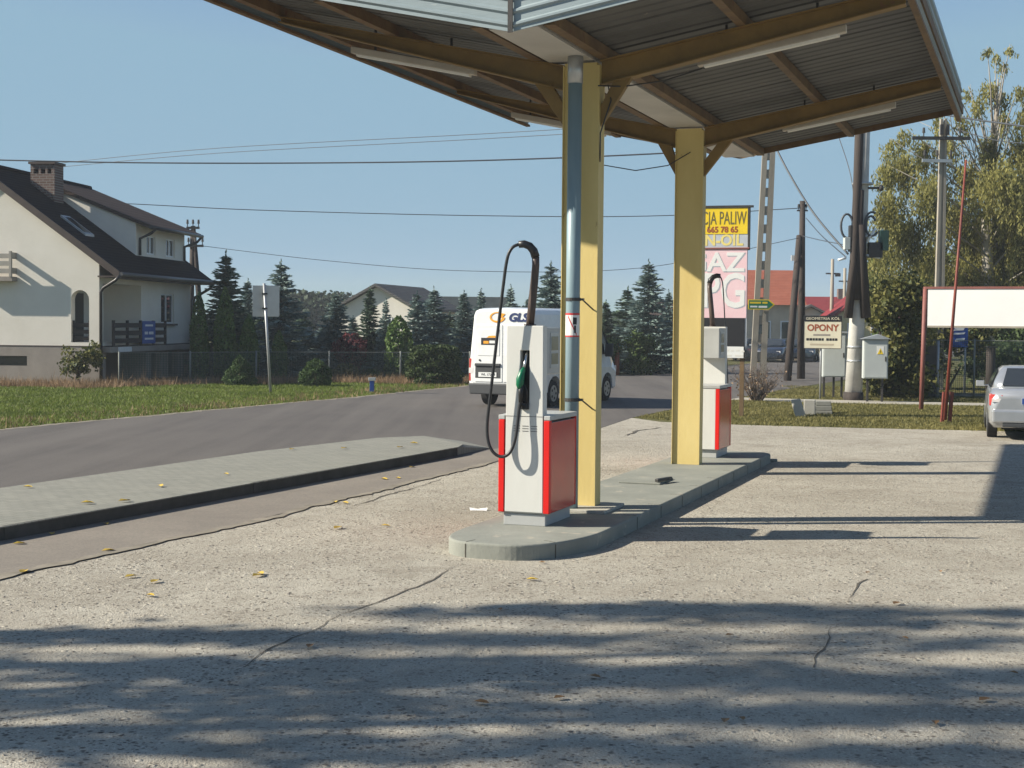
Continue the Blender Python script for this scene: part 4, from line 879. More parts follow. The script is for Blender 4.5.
def make_van(label, loc, rz, letters=True):
    v = thing('delivery_van', label, 'van', loc, rz)
    rings = [ring(0.0, 0.62, 2.46, 0.93, 0.80), ring(0.05, 0.45, 2.52, 1.0, 0.86), ring(0.3, 0.32, 2.55, 1.02, 0.87), ring(2.5, 0.32, 2.56, 1.03, 0.88), ring(3.9, 0.32, 2.52, 1.03, 0.87), ring(4.2, 0.32, 2.42, 1.02, 0.84),
             ring(4.95, 0.32, 1.5, 1.0, 0.92, 0.95, 0.12), ring(5.4, 0.32, 1.22, 0.95, 0.85, 0.8, 0.12), ring(5.6, 0.4, 0.85, 0.85, 0.78, 0.6, 0.1)]
    bd = MB().loft(rings).build('body', M['vanwhite'], v)
    for y in (1.0, 4.65):
        for s in (-1, 1):
            c = MB(); a, b = sorted((s * 0.72, s * 1.2)); c.disc((y, 0.36), 0.44, a, b, 24, 'x'); cut(bd, c)
            wheel(v, s * 0.88, y, 0.345, s)
    bd.data.materials.clear(); bd.data.materials.append(M['vanwhite'])
    MB().box(-0.7, 0.7, 0.4, 5.2, 0.3, 0.55).build('underbody', M['tyre'], v)
    mb = MB(); mb.prism([(-0.94, 0.32), (0.94, 0.32), (0.98, 0.6), (-0.98, 0.6)], -0.06, 0.25, 'y'); mb.build('rear_bumper', M['vangrey'], v, bevel=0.03)
    for s in (-1, 1):
        mb = MB(); a, b = sorted((s * 0.86, s * 0.985)); mb.box(a, b, 0.005, 0.1, 0.66, 1.24); tl = mb.build('tail_lamp', M['lampred'], v, bevel=0.01)
        mb = MB(); mb.box(a, b, -0.004, 0.05, 0.86, 1.0); mb.build('reversing_lens', M['lampwhite'], tl)
        mb = MB(); mb.box(*sorted((s * 1.03, s * 1.26)), 4.35, 4.47, 1.25, 1.62); mb.build('wing_mirror', M['vangrey'], v, bevel=0.03)
        x = s * 1.012; mb = MB()
        mb.add([(s * 1.025, 3.55, 1.32), (s * 1.015, 4.7, 1.32), (s * 0.965, 4.35, 1.95), (s * 0.965, 3.55, 2.0)], [(0, 1, 2, 3)]); mb.build('side_window', M['glass'], v).modifiers.new('t', 'SOLIDIFY').thickness = 0.01
        mb = MB(); mb.box(*sorted((s * 1.025, s * 1.045)), 1.55, 4.1, 0.55, 0.68); mb.build('rub_strip', M['vangrey'], v)
        mb = MB(); mb.box(*sorted((s * 0.6, s * 0.92)), 5.32, 5.52, 0.78, 0.98); mb.build('headlight', M['lampwhite'], v, bevel=0.02)
    mb = MB(); mb.add([(-0.82, 4.28, 2.34), (0.82, 4.28, 2.34), (0.9, 4.97, 1.53), (-0.9, 4.97, 1.53)], [(0, 1, 2, 3)]); o = mb.build('windscreen', M['glass'], v); o.location = (0, 0.02, 0.02)
    # rear doors: gap lines, plate recess, handle
    tilt = lambda z: 0.0
    for s in (-1, 1):
        a, b = sorted((s * 0.012, s * 0.80))
        mb = MB(); mb.box(a, b, -0.018, 0.02, 0.64, 2.12); dr = mb.build('rear_door', M['vanwhite'], v, bevel=0.012)
        mb = MB(); a2, b2 = sorted((s * 0.09, s * 0.72)); mb.box(a2, b2, -0.028, -0.0185, 1.32, 2.0); mb.build('pressed_panel', M['vanwhite'], dr, bevel=0.009)
    MB().box(-0.79, -0.06, -0.022, -0.0185, 0.74, 1.12).build('plate_recess', M['vangrey'], v)
    MB().box(-0.79, -0.06, -0.06, -0.0225, 1.05, 1.12).build('plate_handle', M['vangrey'], v, bevel=0.01)
    pl = MB().box(-0.69, -0.17, -0.034, -0.0225, 0.77, 0.89).build('licence_plate', M['plate'], v)
    if letters: lettering('WL 1720H', 0.09, M['signblack'], pl, face(-0.41, -0.0365, 0.83), width=0.4)
    MB().disc((-0.66, 1.2), 0.025, -0.035, -0.018, 12, 'y').build('lock', M['signblack'], v)
    if letters:
        lettering('GLS', 0.29, M['lettblue'], v, face(0.42, -0.012, 2.30), width=0.56, shear=0.2, bold=0.012, name='company_lettering')
        def crescent(cx, cz, R0, sx, y):
            vs = []; n = 16
            for i in range(n + 1):
                a = R(60) + R(300) * i / n; k = 0.35 + 0.65 * (i / n)
                vs += [(cx + sx * R0 * math.cos(a), y, cz + R0 * 0.62 * math.sin(a)), (cx + sx * R0 * (1 - 0.35 * k) * math.cos(a), y, cz + R0 * 0.62 * (1 - 0.45 * k) * math.sin(a))]
            return MB().add(vs, [(2 * i, 2 * i + 1, 2 * i + 3, 2 * i + 2) for i in range(n)])
        crescent(-0.17, 2.31, 0.22, 1, -0.012).build('swoosh_emblem', M['lettamber'], v)
        MB().prism([(-0.05, 2.28), (0.06, 2.40), (-0.12, 2.43)], -0.013, -0.0125, 'y').build('swoosh_emblem', M['lettamber'], v)
        dp_ = MB().box(-0.62, -0.16, -0.034, -0.0285, 1.60, 1.78).build('door_plate', M['signblack'], v)
        MB().box(-0.55, -0.40, -0.037, -0.0345, 1.63, 1.70).build('plate_mark', M['lettamber'], dp_); MB().box(-0.38, -0.22, -0.037, -0.0345, 1.64, 1.71).build('plate_mark', M['plate'], dp_)
        MB().prism([(-0.46, 1.785), (-0.17, 1.785), (-0.22, 1.84), (-0.4, 1.83)], -0.032, -0.0285, 'y').build('plate_mark', M['lettamber'], dp_)
    return v
vh = R(26); rl_ = gp(485, 405)
make_van('white parcel van with dark letters and amber swoosh on its rear doors, driving off', (rl_.x + 0.12 + 0.88 * math.cos(vh) - 1.0 * math.sin(vh), rl_.y - 0.88 * math.sin(vh) - 1.0 * math.cos(vh) + 0.2, 0.008), -vh)
q = at(1024, 345, 74); make_van('small white van parked far off above the silver sedan, right edge', (q.x + 0.4, 74, 0), R(-120), False)

def make_car(label, loc, rz, paint, group=None, name='sedan'):
    c = thing(name, label, 'car', loc, rz, group)
    def lr(y, zb, zt, hw, k=0.9): h = [(0, zb), (hw - 0.12, zb), (hw - 0.03, zb + 0.1), (hw, (zb + zt) / 2 + 0.02), (hw - 0.03, zt - 0.12), (hw * k, zt), (0, zt + 0.025)]; return [(x, y, z) for x, z in h] + [(-x, y, z) for x, z in h[-2:0:-1]]
    rings = [lr(-0.02, 0.36, 0.80, 0.72, 0.86), lr(0.03, 0.28, 0.90, 0.82, 0.86), lr(0.14, 0.24, 0.955, 0.86, 0.86), lr(0.6, 0.21, 0.985, 0.875), lr(1.4, 0.2, 0.98, 0.885, 0.93), lr(2.8, 0.2, 0.95, 0.885, 0.93), lr(3.5, 0.2, 0.90, 0.87), lr(4.15, 0.22, 0.80, 0.83, 0.85), lr(4.42, 0.26, 0.66, 0.74, 0.85), lr(4.5, 0.32, 0.56, 0.6, 0.85)]
    bd = MB().loft(rings).build('body', paint, c, smooth=True)
    for y in (0.92, 3.55):
        for s in (-1, 1):
            k = MB(); a, b = sorted((s * 0.62, s * 1.1)); k.disc((y, 0.31), 0.36, a, b, 22, 'x'); cut(bd, k)
            wheel(c, s * 0.765, y, 0.30, s, 0.19)
    bd.data.materials.clear(); bd.data.materials.append(paint)
    MB().box(-0.6, 0.6, 0.3, 4.2, 0.2, 0.5).build('underbody', M['tyre'], c)
    def gr(z, y0, y1, hw, r):
        p = []
        for cx, cy, a0 in ((hw - r, y1 - r, 0), (-hw + r, y1 - r, 90), (-hw + r, y0 + r, 180), (hw - r, y0 + r, 270)):
            p += [(cx + r * math.cos(R(a0 + 30 * i)), cy + r * math.sin(R(a0 + 30 * i)), z) for i in range(4)]
        return p
    G_ = [gr(0.94, 0.45, 3.35, 0.80, 0.22), gr(1.15, 0.80, 2.95, 0.72, 0.22), gr(1.33, 1.12, 2.58, 0.635, 0.22), gr(1.385, 1.28, 2.42, 0.57, 0.2), gr(1.40, 1.5, 2.2, 0.42, 0.15)]
    MB().loft(G_).build('cabin', paint, c, smooth=True)
    def pane(pts, off): o = MB().add(pts, [(0, 1, 2, 3)]).build('window', M['glass'], c); o.location = off; o.modifiers.new('t', 'SOLIDIFY').thickness = 0.008
    o = MB().add([(-0.60, 0.60, 1.0), (0.60, 0.60, 1.0), (0.50, 1.14, 1.325), (-0.50, 1.14, 1.325)], [(0, 1, 2, 3)]).build('rear_screen', M['glass'], c); o.location = (0, -0.045, 0.035); o.modifiers.new('t', 'SOLIDIFY').thickness = 0.01
    o = MB().add([(-0.62, 3.2, 1.0), (0.62, 3.2, 1.0), (0.50, 2.56, 1.325), (-0.50, 2.56, 1.325)], [(0, 1, 2, 3)]).build('windscreen', M['glass'], c); o.location = (0, 0.04, 0.035)
    for s in (-1, 1):
        pane([(s * 0.80, 1.0, 0.97), (s * 0.80, 2.95, 0.97), (s * 0.655, 2.45, 1.315), (s * 0.655, 1.3, 1.315)], (s * 0.012, 0, 0.004))
        mb = MB(); a, b = sorted((s * 0.60, s * 0.845)); mb.hexa([(a, -0.01, 0.66), (b, 0.05, 0.66), (b, 0.3, 0.68), (a, 0.3, 0.68), (a, 0.0, 0.87), (b, 0.07, 0.88), (b, 0.3, 0.89), (a, 0.3, 0.88)] if s > 0 else [(a, 0.05, 0.66), (b, -0.01, 0.66), (b, 0.3, 0.68), (a, 0.3, 0.68), (a, 0.07, 0.88), (b, 0.0, 0.87), (b, 0.3, 0.88), (a, 0.3, 0.89)])
        tl = mb.build('tail_lamp', M['lampred'], c, bevel=0.015)
        mb = MB(); a, b = sorted((s * 0.61, s * 0.80)); mb.box(a, b, -0.016, 0.05, 0.735, 0.80); mb.build('reversing_lens', M['lampwhite'], tl)
        mb = MB(); mb.box(*sorted((s * 0.89, s * 1.06)), 2.72, 2.82, 0.93, 1.05); mb.box(*sorted((s * 0.80, s * 0.892)), 2.75, 2.79, 0.94, 0.97); mb.build('wing_mirror', paint, c, bevel=0.02)
        mb = MB(); mb.box(*sorted((s * 0.45, s * 0.72)), 4.28, 4.42, 0.55, 0.68); mb.build('headlight', M['lampwhite'], c, bevel=0.02)
    mb = MB(); mb.box(-0.80, 0.80, -0.055, 0.10, 0.33, 0.60); mb.build('rear_bumper', paint, c, bevel=0.05, seg=3)
    MB().box(-0.6, 0.6, -0.058, 0.1, 0.26, 0.329).build('bumper_lip', M['vangrey'], c, bevel=0.01)
    pl = MB().box(-0.26, 0.26, -0.048, -0.03, 0.70, 0.82).build('licence_plate', M['plate'], c); MB().box(-0.257, -0.215, -0.051, -0.0485, 0.703, 0.817).build('blue_band', M['signblue'], pl)
    return c
ch_ = R(17); tw_ = gp(996, 438)
make_car('silver sedan seen from behind at the right edge, parked on the yard', (tw_.x + 0.765 * math.cos(ch_) - 0.92 * math.sin(ch_), tw_.y - 0.765 * math.sin(ch_) - 0.92 * math.cos(ch_) + 0.25, 0.004), -ch_, M['silver'])
for px, Y, rz, pt, lb in ((752, 92, R(150), M['cargrey'], 'pale grey car parked at the orange roofed house, seen through the lattice pole'), (781, 90, R(160), M['carblue'], 'dark blue car parked between the lattice pole and the tarred pole'), (806, 92, R(165), M['cargreen'], 'dark teal car parked just right of the tarred pole')):
    q = at(px, 345, Y); make_car(lb, (q.x, Y, 0.0), rz, pt, 'cars parked at the far house', 'parked_car')

# ------------------------------------------------------------------ poles
def tube_part(name, pts, r, mat, par, n=10): mb = MB(); mb.tube(pts, r, n); return mb.build(name, mat, par, smooth=True)
def insulator(par, x, y, z, h=0.22):
    mb = MB(); mb.tube([(x, y, z), (x, y, z + h * 0.4), (x, y, z + h * 0.41), (x, y, z + h)], [0.02, 0.02, 0.055, 0.04], 8); return mb.build('insulator', M['darksteel'], par)
# perforated concrete pole
b = gp(757, 389); t = thing('lattice_pole', 'tall perforated concrete pole beside the yellow fuel board', 'utility pole', (b.x, b.y, 0), R(-3))
H_ = 10.5
for s in (-1, 1):
    mb = MB(); mb.hexa([(s * 0.17 - 0.10, -0.09, -0.3), (s * 0.17 + 0.10, -0.09, -0.3), (s * 0.17 + 0.10, 0.09, -0.3), (s * 0.17 - 0.10, 0.09, -0.3), (s * 0.12 - 0.08 + 0.35, -0.07, H_), (s * 0.12 + 0.08 + 0.35, -0.07, H_), (s * 0.12 + 0.08 + 0.35, 0.07, H_), (s * 0.12 - 0.08 + 0.35, 0.07, H_)])
    mb.build('chord', M['concpole'], t)
z = 0.35
while z < H_ - 0.2:
    k = z / H_; xo = 0.35 * k; hw = 0.17 - 0.05 * k
    MB().box(xo - hw - 0.01, xo + hw + 0.01, -0.06, 0.06, z, z + 0.3).build('rung', M['concpole'], t); z += 0.62
MB().box(0.02, 0.75, -0.06, 0.06, H_ - 0.5, H_ - 0.42).build('crossarm', M['darksteel'], t)
insulator(t, 0.08, 0, H_ - 0.42); insulator(t, 0.69, 0, H_ - 0.42)
sg = thing('arrow_sign', 'small green arrow board with yellow edge strapped to the lattice pole', 'sign', at(761.5, 304.5, b.y - 0.2), R(-3))
mb = MB(); hw, hh = 0.45, 0.17; mb.prism([(-hw, -hh), (hw - 0.2, -hh), (hw, 0), (hw - 0.2, hh), (-hw, hh)], -0.012, 0.012, 'y'); bd = mb.build('board', M['signyellow'], sg)
mb = MB(); hw, hh = 0.425, 0.14; mb.prism([(-hw, -hh), (hw - 0.2, -hh), (hw - 0.035, 0), (hw - 0.2, hh), (-hw, hh)], -0.0155, -0.0125, 'y'); mb.build('green_face', M['signgreen'], bd)
mb = MB(); mb.box(-0.39, -0.02, -0.0185, -0.016, 0.03, 0.09); mb.box(0.03, 0.2, -0.0185, -0.016, 0.03, 0.09); mb.build('faded_text_lines', M['signyellow'], bd)
mb = MB(); mb.box(-0.38, -0.14, -0.0185, -0.016, -0.10, -0.045); mb.box(-0.1, 0.19, -0.0185, -0.016, -0.11, -0.045); mb.build('faded_text_lines', M['white'], bd)
MB().box(-0.3, 0.3, 0.0125, 0.05, -0.03, 0.03).build('strap', M['darksteel'], sg)
# tarred wooden pole with a strut
b = gp(801, 379); t = thing('tarred_pole', 'dark tarred wooden pole with a leaning strut near the parked cars', 'utility pole', (b.x, b.y, 0), 0)
tp = at(802.5, 201, b.y) - b
tube_part('pole', [(0, 0, -0.3), (tp.x, 0, tp.z)], [0.17, 0.11], M['tarwood'], t)
sp_ = gp(787, 381) - b; q = at(800.5, 236, b.y) - b
tube_part('strut', [(sp_.x, sp_.y, -0.2), (q.x - 0.05, 0, q.z)], [0.16, 0.12], M['tarwood'], t)
st = at(799, 258, b.y) - b; MB().box(st.x - 0.35, st.x - 0.02, -0.2, -0.12, st.z - 0.12, st.z + 0.1).build('lamp_box', M['upvc'], t)
insulator(t, tp.x - 0.15, 0, tp.z - 0.35); insulator(t, tp.x + 0.15, 0, tp.z - 0.35); MB().box(tp.x - 0.22, tp.x + 0.22, -0.04, 0.04, tp.z - 0.42, tp.z - 0.36).build('crossarm', M['darksteel'], t)
# pale round pole with cables and boxes
b = gp(853, 400); t = thing('cable_pole', 'pale round pole bundled with black cables, coils and a dark green box', 'utility pole', (b.x, b.y, 0), 0)
T = lambda px, py, dy=0.0: at(px, py, b.y + dy) - b
tube_part('pole', [T(853, 402), T(858, 300), T(862, 200), T(867, 60)], [0.26, 0.21, 0.18, 0.14], M['whitepole'], t, 14)
tube_part('pole_foot', [T(853, 404, -0.03), T(853.3, 392, -0.03)], [0.30, 0.29], M['tarwood'], t, 14)
for pts, r in (([(848, 318), (854, 262), (857, 200), (861, 80)], 0.13), ([(866, 318), (862, 262), (860, 225)], 0.15), ([(849, 318), (851, 285), (853, 262)], 0.09), ([(856.5, 300), (858, 250), (860, 190)], 0.12)):
    tube_part('cable_duct', [T(x, y, -0.27) for x, y in pts], r, M['tarwood'], t, 8)
for i, (cx, cy, rx, ry, a0, a1) in enumerate(((847, 226, 6, 12, 0, 300), (872, 224, 7, 12, 60, 330), (871, 226, 5, 10, 30, 300))):
    tube_part('cable_coil', [T(cx + rx * math.cos(R(a)), cy - ry * math.sin(R(a)), -0.3) for a in range(a0, a1 + 1, 20)], 0.035, M['wire'], t, 6)
for (x0, x1, y0, y1, m_, n_) in ((877, 886, 231, 251, 'signgreen', 'cable_box'), (866, 880, 243, 258, 'darksteel', 'cable_box'), (847, 853, 226, 252, 'darksteel', 'cable_box'), (842, 849, 238, 250, 'cabinet', 'junction_box')):
    p0, p1_ = T(x0, y1), T(x1, y0); mm = M[m_] if m_ != 'signgreen' else M['sprucebox'] if 'sprucebox' in M else plain('dark_green_box', (0.02, 0.06, 0.045), 0.5)
    MB().box(p0.x, p1_.x, -0.35, -0.1, p0.z, p1_.z).build(n_, mm, t, bevel=0.01)
for (xa, ya, xb, yb, m_) in ((868, 188, 880, 188, 'darksteel'), (867, 242, 875, 229, 'upvc'), (866, 255, 880, 258, 'upvc'), (838, 260, 846, 258, 'upvc')):
    tube_part('bracket', [T(xa, ya, -0.3), T(xb, yb, -0.3)], 0.035, M[m_], t, 8)
tube_part('lamp_knob', [T(879.5, 188, -0.34), T(881, 188, -0.3), T(882.5, 188, -0.26)], [0.05, 0.1, 0.05], M['darksteel'], t, 10)
for y in (237, 184, 347, 361, 298):
    p = T({237: 861, 184: 862.5, 347: 855.5, 361: 855, 298: 858}[y], y); tube_part('pole_band', [(p.x, p.y, p.z - 0.03), (p.x, p.y, p.z + 0.03)], 0.25 if y > 290 else 0.31, M['zinc'], t, 14)
# concrete pole with crossarms in front of the birch
b0 = at(938, 380, 50); t = thing('crossarm_pole', 'weathered concrete pole with two insulator crossarms before the yellow-green birch', 'utility pole', (b0.x, 50, 0), 0)
T = lambda px, py: at(px, py, 50) - Vector((b0.x, 50, 0))
p0, p1_ = T(937, 400), T(943.5, 119)
for s in (-1, 1): mb = MB(); mb.hexa([(p0.x + s * 0.12 - 0.055, -0.1, -0.3), (p0.x + s * 0.12 + 0.055, -0.1, -0.3), (p0.x + s * 0.12 + 0.055, 0.1, -0.3), (p0.x + s * 0.12 - 0.055, 0.1, -0.3), (p1_.x + s * 0.07 - 0.04, -0.08, p1_.z), (p1_.x + s * 0.07 + 0.04, -0.08, p1_.z), (p1_.x + s * 0.07 + 0.04, 0.08, p1_.z), (p1_.x + s * 0.07 - 0.04, 0.08, p1_.z)]); mb.build('chord', M['concpole'], t)
mb = MB(); mb.hexa([(p0.x - 0.066, -0.05, -0.3), (p0.x + 0.066, -0.05, -0.3), (p0.x + 0.066, 0.05, -0.3), (p0.x - 0.066, 0.05, -0.3), (p1_.x - 0.03, -0.04, p1_.z - 0.1), (p1_.x + 0.03, -0.04, p1_.z - 0.1), (p1_.x + 0.03, 0.04, p1_.z - 0.1), (p1_.x - 0.03, 0.04, p1_.z - 0.1)]); mb.build('web', M['concpole'], t)
for (xa, xb, y, m_, ins) in ((911, 969, 138.5, 'darksteel', (922.5, 959)), (921, 950.5, 161, 'zinc', (923.5, 936, 949.5))):
    a, b_ = T(xa, y), T(xb, y + 0.5); mb = MB(); mb.bar((a.x, -0.14, a.z), (b_.x, -0.14, b_.z), 0.09, 0.11); ca = mb.build('crossarm', M[m_], t)
    for x in ins: p = T(x, y); insulator(ca, p.x, -0.14, p.z + 0.05, 0.3)
for x in (940.5, 946.5): p = T(x, 128); MB().box(p.x - 0.05, p.x + 0.05, -0.2, -0.1, p.z - 0.25, p.z + 0.1).build('arrester', M['darksteel'], t)
# pole behind the house
b0 = at(198, 380, 62); t = thing('old_wooden_pole', 'dark leaning pole with insulators showing behind the house dormer', 'utility pole', (b0.x, 62, 0), 0)
T = lambda px, py: at(px, py, 62) - Vector((b0.x, 62, 0))
tube_part('pole', [T(206, 383), T(193, 226)], [0.14, 0.1], M['tarwood'], t); tube_part('strut', [T(190, 383), T(192.5, 236)], [0.13, 0.1], M['tarwood'], t)
for y, xa, xb in ((228, 187, 200), (246, 188, 204)):
    a, b_ = T(xa, y), T(xb, y); mb = MB(); mb.bar((a.x, -0.1, a.z), (b_.x, -0.1, b_.z), 0.08, 0.1); ca = mb.build('crossarm', M['darksteel'], t)
    for x in (xa + 1, (xa + xb) / 2, xb - 1): p = T(x, y); insulator(ca, p.x, -0.1, p.z + 0.05, 0.3)
# distant poles
for px, ytop, Y, lb in ((831, 259, 100, 'thin distant pole with lamp arms left of the pale cable pole'), (843.5, 268, 110, 'faint distant pole just left of the pale cable pole')):
    b0 = at(px, 350, Y); t = thing('distant_pole', lb, 'utility pole', (b0.x, Y, 0), 0); tp = at(px, ytop, Y)
    tube_part('pole', [(0, 0, 0), (0, 0, tp.z)], [0.16, 0.11], M['concpole'], t, 8); MB().box(-0.45, 0.5, -0.04, 0.04, tp.z - 1.05, tp.z - 0.95).build('crossarm', M['darksteel'], t)
    MB().box(0.2, 0.55, -0.1, 0.1, tp.z - 1.2, tp.z - 0.98).build('lamp_head', M['darksteel'], t)

# ------------------------------------------------------------------ wires
def wire(name, label, pts, r=0.018, sag=True, cat='cable'):
    P = [at(*p) for p in pts]; out = []
    for i in range(len(P) - 1):
        p0, p1, p2, p3 = P[max(i - 1, 0)], P[i], P[i + 1], P[min(i + 2, len(P) - 1)]
        for k in range(8):
            u = k / 8; out.append(0.5 * ((2 * p1) + (p2 - p0) * u + (2 * p0 - 5 * p1 + 4 * p2 - p3) * u * u + (3 * p1 - p0 - 3 * p2 + p3) * u ** 3))
    out.append(P[-1]); mb = MB(); mb.tube(out, r, 6)
    return tag(mb.build(name, M['wire'], smooth=True), label, cat, None)
wire('overhead_cable', 'thick twisted overhead cable crossing the sky below the canopy, lowest of the upper three', [(-60, 158.5, 52), (120, 162.5, 51), (300, 163, 50), (480, 160.5, 48.5), (668, 153, 47), (772, 144, 46)], 0.026)
wire('overhead_cable', 'faint overhead wire, highest line across the sky left of the drainpipe', [(60, 163, 70), (220, 148, 66), (480, 134, 60), (700, 121, 54)], 0.014)
wire('overhead_cable', 'faint overhead wire just beneath the highest line left of the drainpipe', [(60, 167, 71), (220, 153, 67), (480, 139, 61), (700, 126, 55)], 0.014)
wire('overhead_cable', 'long overhead wire running from the dormer roof to the tarred pole', [(-70, 198, 60), (110, 203, 60), (256, 210, 60), (470, 215.5, 59.5), (650, 216, 59), (801, 208, 58)], 0.018)
wire('overhead_cable', 'low faint wire running from the pole behind the house to the tarred pole', [(203, 246, 62), (330, 261, 61), (470, 271, 60), (640, 268, 59), (799, 238, 58)], 0.013)
wire('overhead_cable', 'thick black cable dropping from behind the canopy corner to the cable pole', [(772, 140, 46), (790, 175, 45), (815, 215, 44), (848, 254, 42.5)], 0.03)
wire('overhead_cable', 'thin slack wire from the tarred pole down to the cable pole boxes', [(806, 218, 58), (822, 236, 52), (846, 257, 42.6)], 0.018)
wire('overhead_cable', 'slack low wire between tarred pole and cable pole, nearly level', [(803, 236, 58), (820, 240, 52), (850, 246, 42.6)], 0.015)
wire('overhead_cable', 'thin drop wire hanging from the canopy edge beside the cable pole', [(837, 132, 44), (848, 165, 43), (853, 190, 42.6), (855, 225, 42.4)], 0.014)
wire('overhead_cable', 'thick cable from canopy corner rightwards across the birch crown', [(945, 115, 50), (985, 121, 47), (1060, 131, 43)], 0.03)
wire('overhead_cable', 'thinner wire below the thick cable across the birch crown', [(959, 130, 50), (1000, 141, 47), (1060, 145, 44)], 0.015)

# ------------------------------------------------------------------ signs and street furniture
b = gp(742, 417); YB = b.y
t = thing('fuel_price_board', 'tall fuel advertising board: yellow top, faded pink panel and black panel', 'sign', (b.x, YB, 0), R(-16))
T = lambda px, py: at(px, py, YB) - Vector((b.x, YB, 0))
x0, x1 = T(683, 300).x, T(747, 300).x; zt, zy, zg, zp, zb_ = T(745, 207.5).z, T(745, 234).z, T(745, 248).z, T(745, 318).z, T(745, 346.5).z
MB().box(x0, x1, -0.02, 0.02, zb_, zt).build('board', M['signgrey'], t)
MB().box(x0 + 0.01, x1 - 0.01, -0.03, -0.0205, zy, zt - 0.01).build('yellow_panel', M['signyellow'], t)
MB().box(x0 + 0.01, x1 - 0.01, -0.029, -0.0205, zp, zg - 0.03).build('pink_panel', M['signpink'], t)
MB().box(x0 + 0.4, x1 - 0.04, -0.031, -0.0205, zb_, zp - 0.005).build('black_panel', M['signblack'], t)
z_ = T(740, 358).z; tk = MB().box(T(722.5, 350).x, x1 - 0.06, -0.03, 0.0, z_, zb_ - 0.005).build('price_strip', M['white'], t)
mb = MB(); xa = T(722.5, 350).x; zc = (z_ + zb_) / 2
for u0, u1, dz in ((0.05, 0.16, 0.04), (0.2, 0.27, 0.03), (0.32, 0.40, 0.04), (0.45, 0.52, 0.02), (0.1, 0.22, -0.08), (0.3, 0.5, -0.08)): mb.box(xa + u0, xa + u1, -0.0325, -0.0305, zc + dz - 0.02, zc + dz + 0.02)
mb.build('faded_text_lines', M['tube'], tk)
MB().box(x1 + 0.001, x1 + 0.05, -0.04, 0.04, zg - 0.05, zt).build('frame_post', M['darksteel'], t)
mb = MB(); mb.tube([(x0, -0.035, zg - 0.01), (x1 + 0.04, -0.035, zg - 0.01)], 0.025, 6); mb.build('frame_rail', M['maroon'], t)
MB().box(x0 - 0.02, x1 + 0.12, -0.05, 0.05, zt + 0.001, zt + 0.05).build('top_rail', M['darksteel'], t)
for px in (741.5, 690): x = T(px, 380).x; MB().box(x - 0.05, x + 0.05, 0.021, 0.11, -0.2, zt - 0.1).build('leg', M['maroon'] if px < 700 else M['purlin'], t)
cxb = (x0 + x1) / 2
lettering('STACJA PALIW', 0.44, M['signolive'], t, face(cxb, -0.0335, zt - 0.26), width=(x1 - x0) * 0.94, extrude=0.0015)
lettering('665 78 65', 0.19, M['signbrownred'], t, face(T(722.5, 240).x, -0.0335, zy + 0.1), width=T(738, 240).x - T(707, 240).x, extrude=0.0015, bold=0.006)
lettering('N-OIL', 0.36, M['letterpale'], t, face(T(724, 240).x, -0.0235, (zg + zy) / 2 + 0.01), width=T(743, 240).x - T(705, 240).x, extrude=0.0015, bold=0.01)
for s_, z0, wd in (('GAZ', T(740, 263).z, 0.9), ('LPG', T(740, 286).z - 0.15, 0.92)):
    lettering(s_, 0.62 if s_ == 'GAZ' else 1.15, M['signgrey'], t, face(cxb + 0.02, -0.0305, z0 - 0.02), width=(x1 - x0) * wd, extrude=0.001, bold=0.012)
    lettering(s_, 0.62 if s_ == 'GAZ' else 1.15, M['white'], t, face(cxb, -0.0335, z0), width=(x1 - x0) * wd, extrude=0.0015, bold=0.012)

b = gp(820, 399); YB = b.y
t = thing('tyre_shop_sign', 'cream board with red-brown tyre lettering under a black header on a thin post', 'sign', (b.x, YB, 0), R(-14))
T = lambda px, py: at(px, py, YB) - Vector((b.x, YB, 0))
a, c = T(804.3, 348), T(841, 316); MB().box(a.x, c.x, -0.015, 0.015, a.z, c.z).build('board', M['signcream'], t)
hd_z = T(820, 321.5).z; MB().box(a.x - 0.005, c.x + 0.005, -0.022, -0.0155, hd_z, c.z + 0.005).build('header', M['signblack'], t)
w_ = c.x - a.x; cx_ = (a.x + c.x) / 2
lettering('GEOMETRIA KÓŁ', 0.11, M['signcream'], t, face(cx_, -0.0245, (hd_z + c.z) / 2), width=w_ * 0.92)
lettering('OPONY', 0.27, M['signbrownred'], t, face(cx_, -0.0175, T(820, 328).z), width=w_ * 0.86, bold=0.008)
mb = MB(); mb.box(cx_ - 0.27, cx_ + 0.22, -0.0185, -0.0155, T(820, 335.8).z, T(820, 334).z); mb.build('faded_text_lines', M['plinth'], t)
mb = MB(); z0, z1 = T(820, 340.6).z, T(820, 338.2).z
for u0, u1 in ((0.06, 0.13), (0.145, 0.22), (0.235, 0.29), (0.305, 0.37), (0.385, 0.46), (0.475, 0.53), (0.60, 0.67), (0.685, 0.75), (0.765, 0.82), (0.835, 0.90)): mb.box(a.x + w_ * u0, a.x + w_ * u1, -0.0185, -0.0155, z0, z1)
mb.build('faded_text_lines', M['signblack'], t)
mb = MB(); mb.box(cx_ - 0.36, cx_ + 0.33, -0.0185, -0.0155, T(820, 345.3).z, T(820, 343.6).z); mb.build('faded_text_lines', M['wallbeige'], t)
tube_part('post', [(0.0, 0.04, -0.2), (0.0, 0.04, c.z)], 0.03, M['postgrey'], t, 8)
mb = MB(); mb.box(a.x - 0.02, a.x, -0.02, 0.02, a.z, c.z); mb.box(c.x, c.x + 0.02, -0.02, 0.02, a.z, c.z); mb.box(a.x, c.x, -0.02, 0.02, a.z - 0.02, a.z - 0.001); mb.build('frame', M['darksteel'], t)

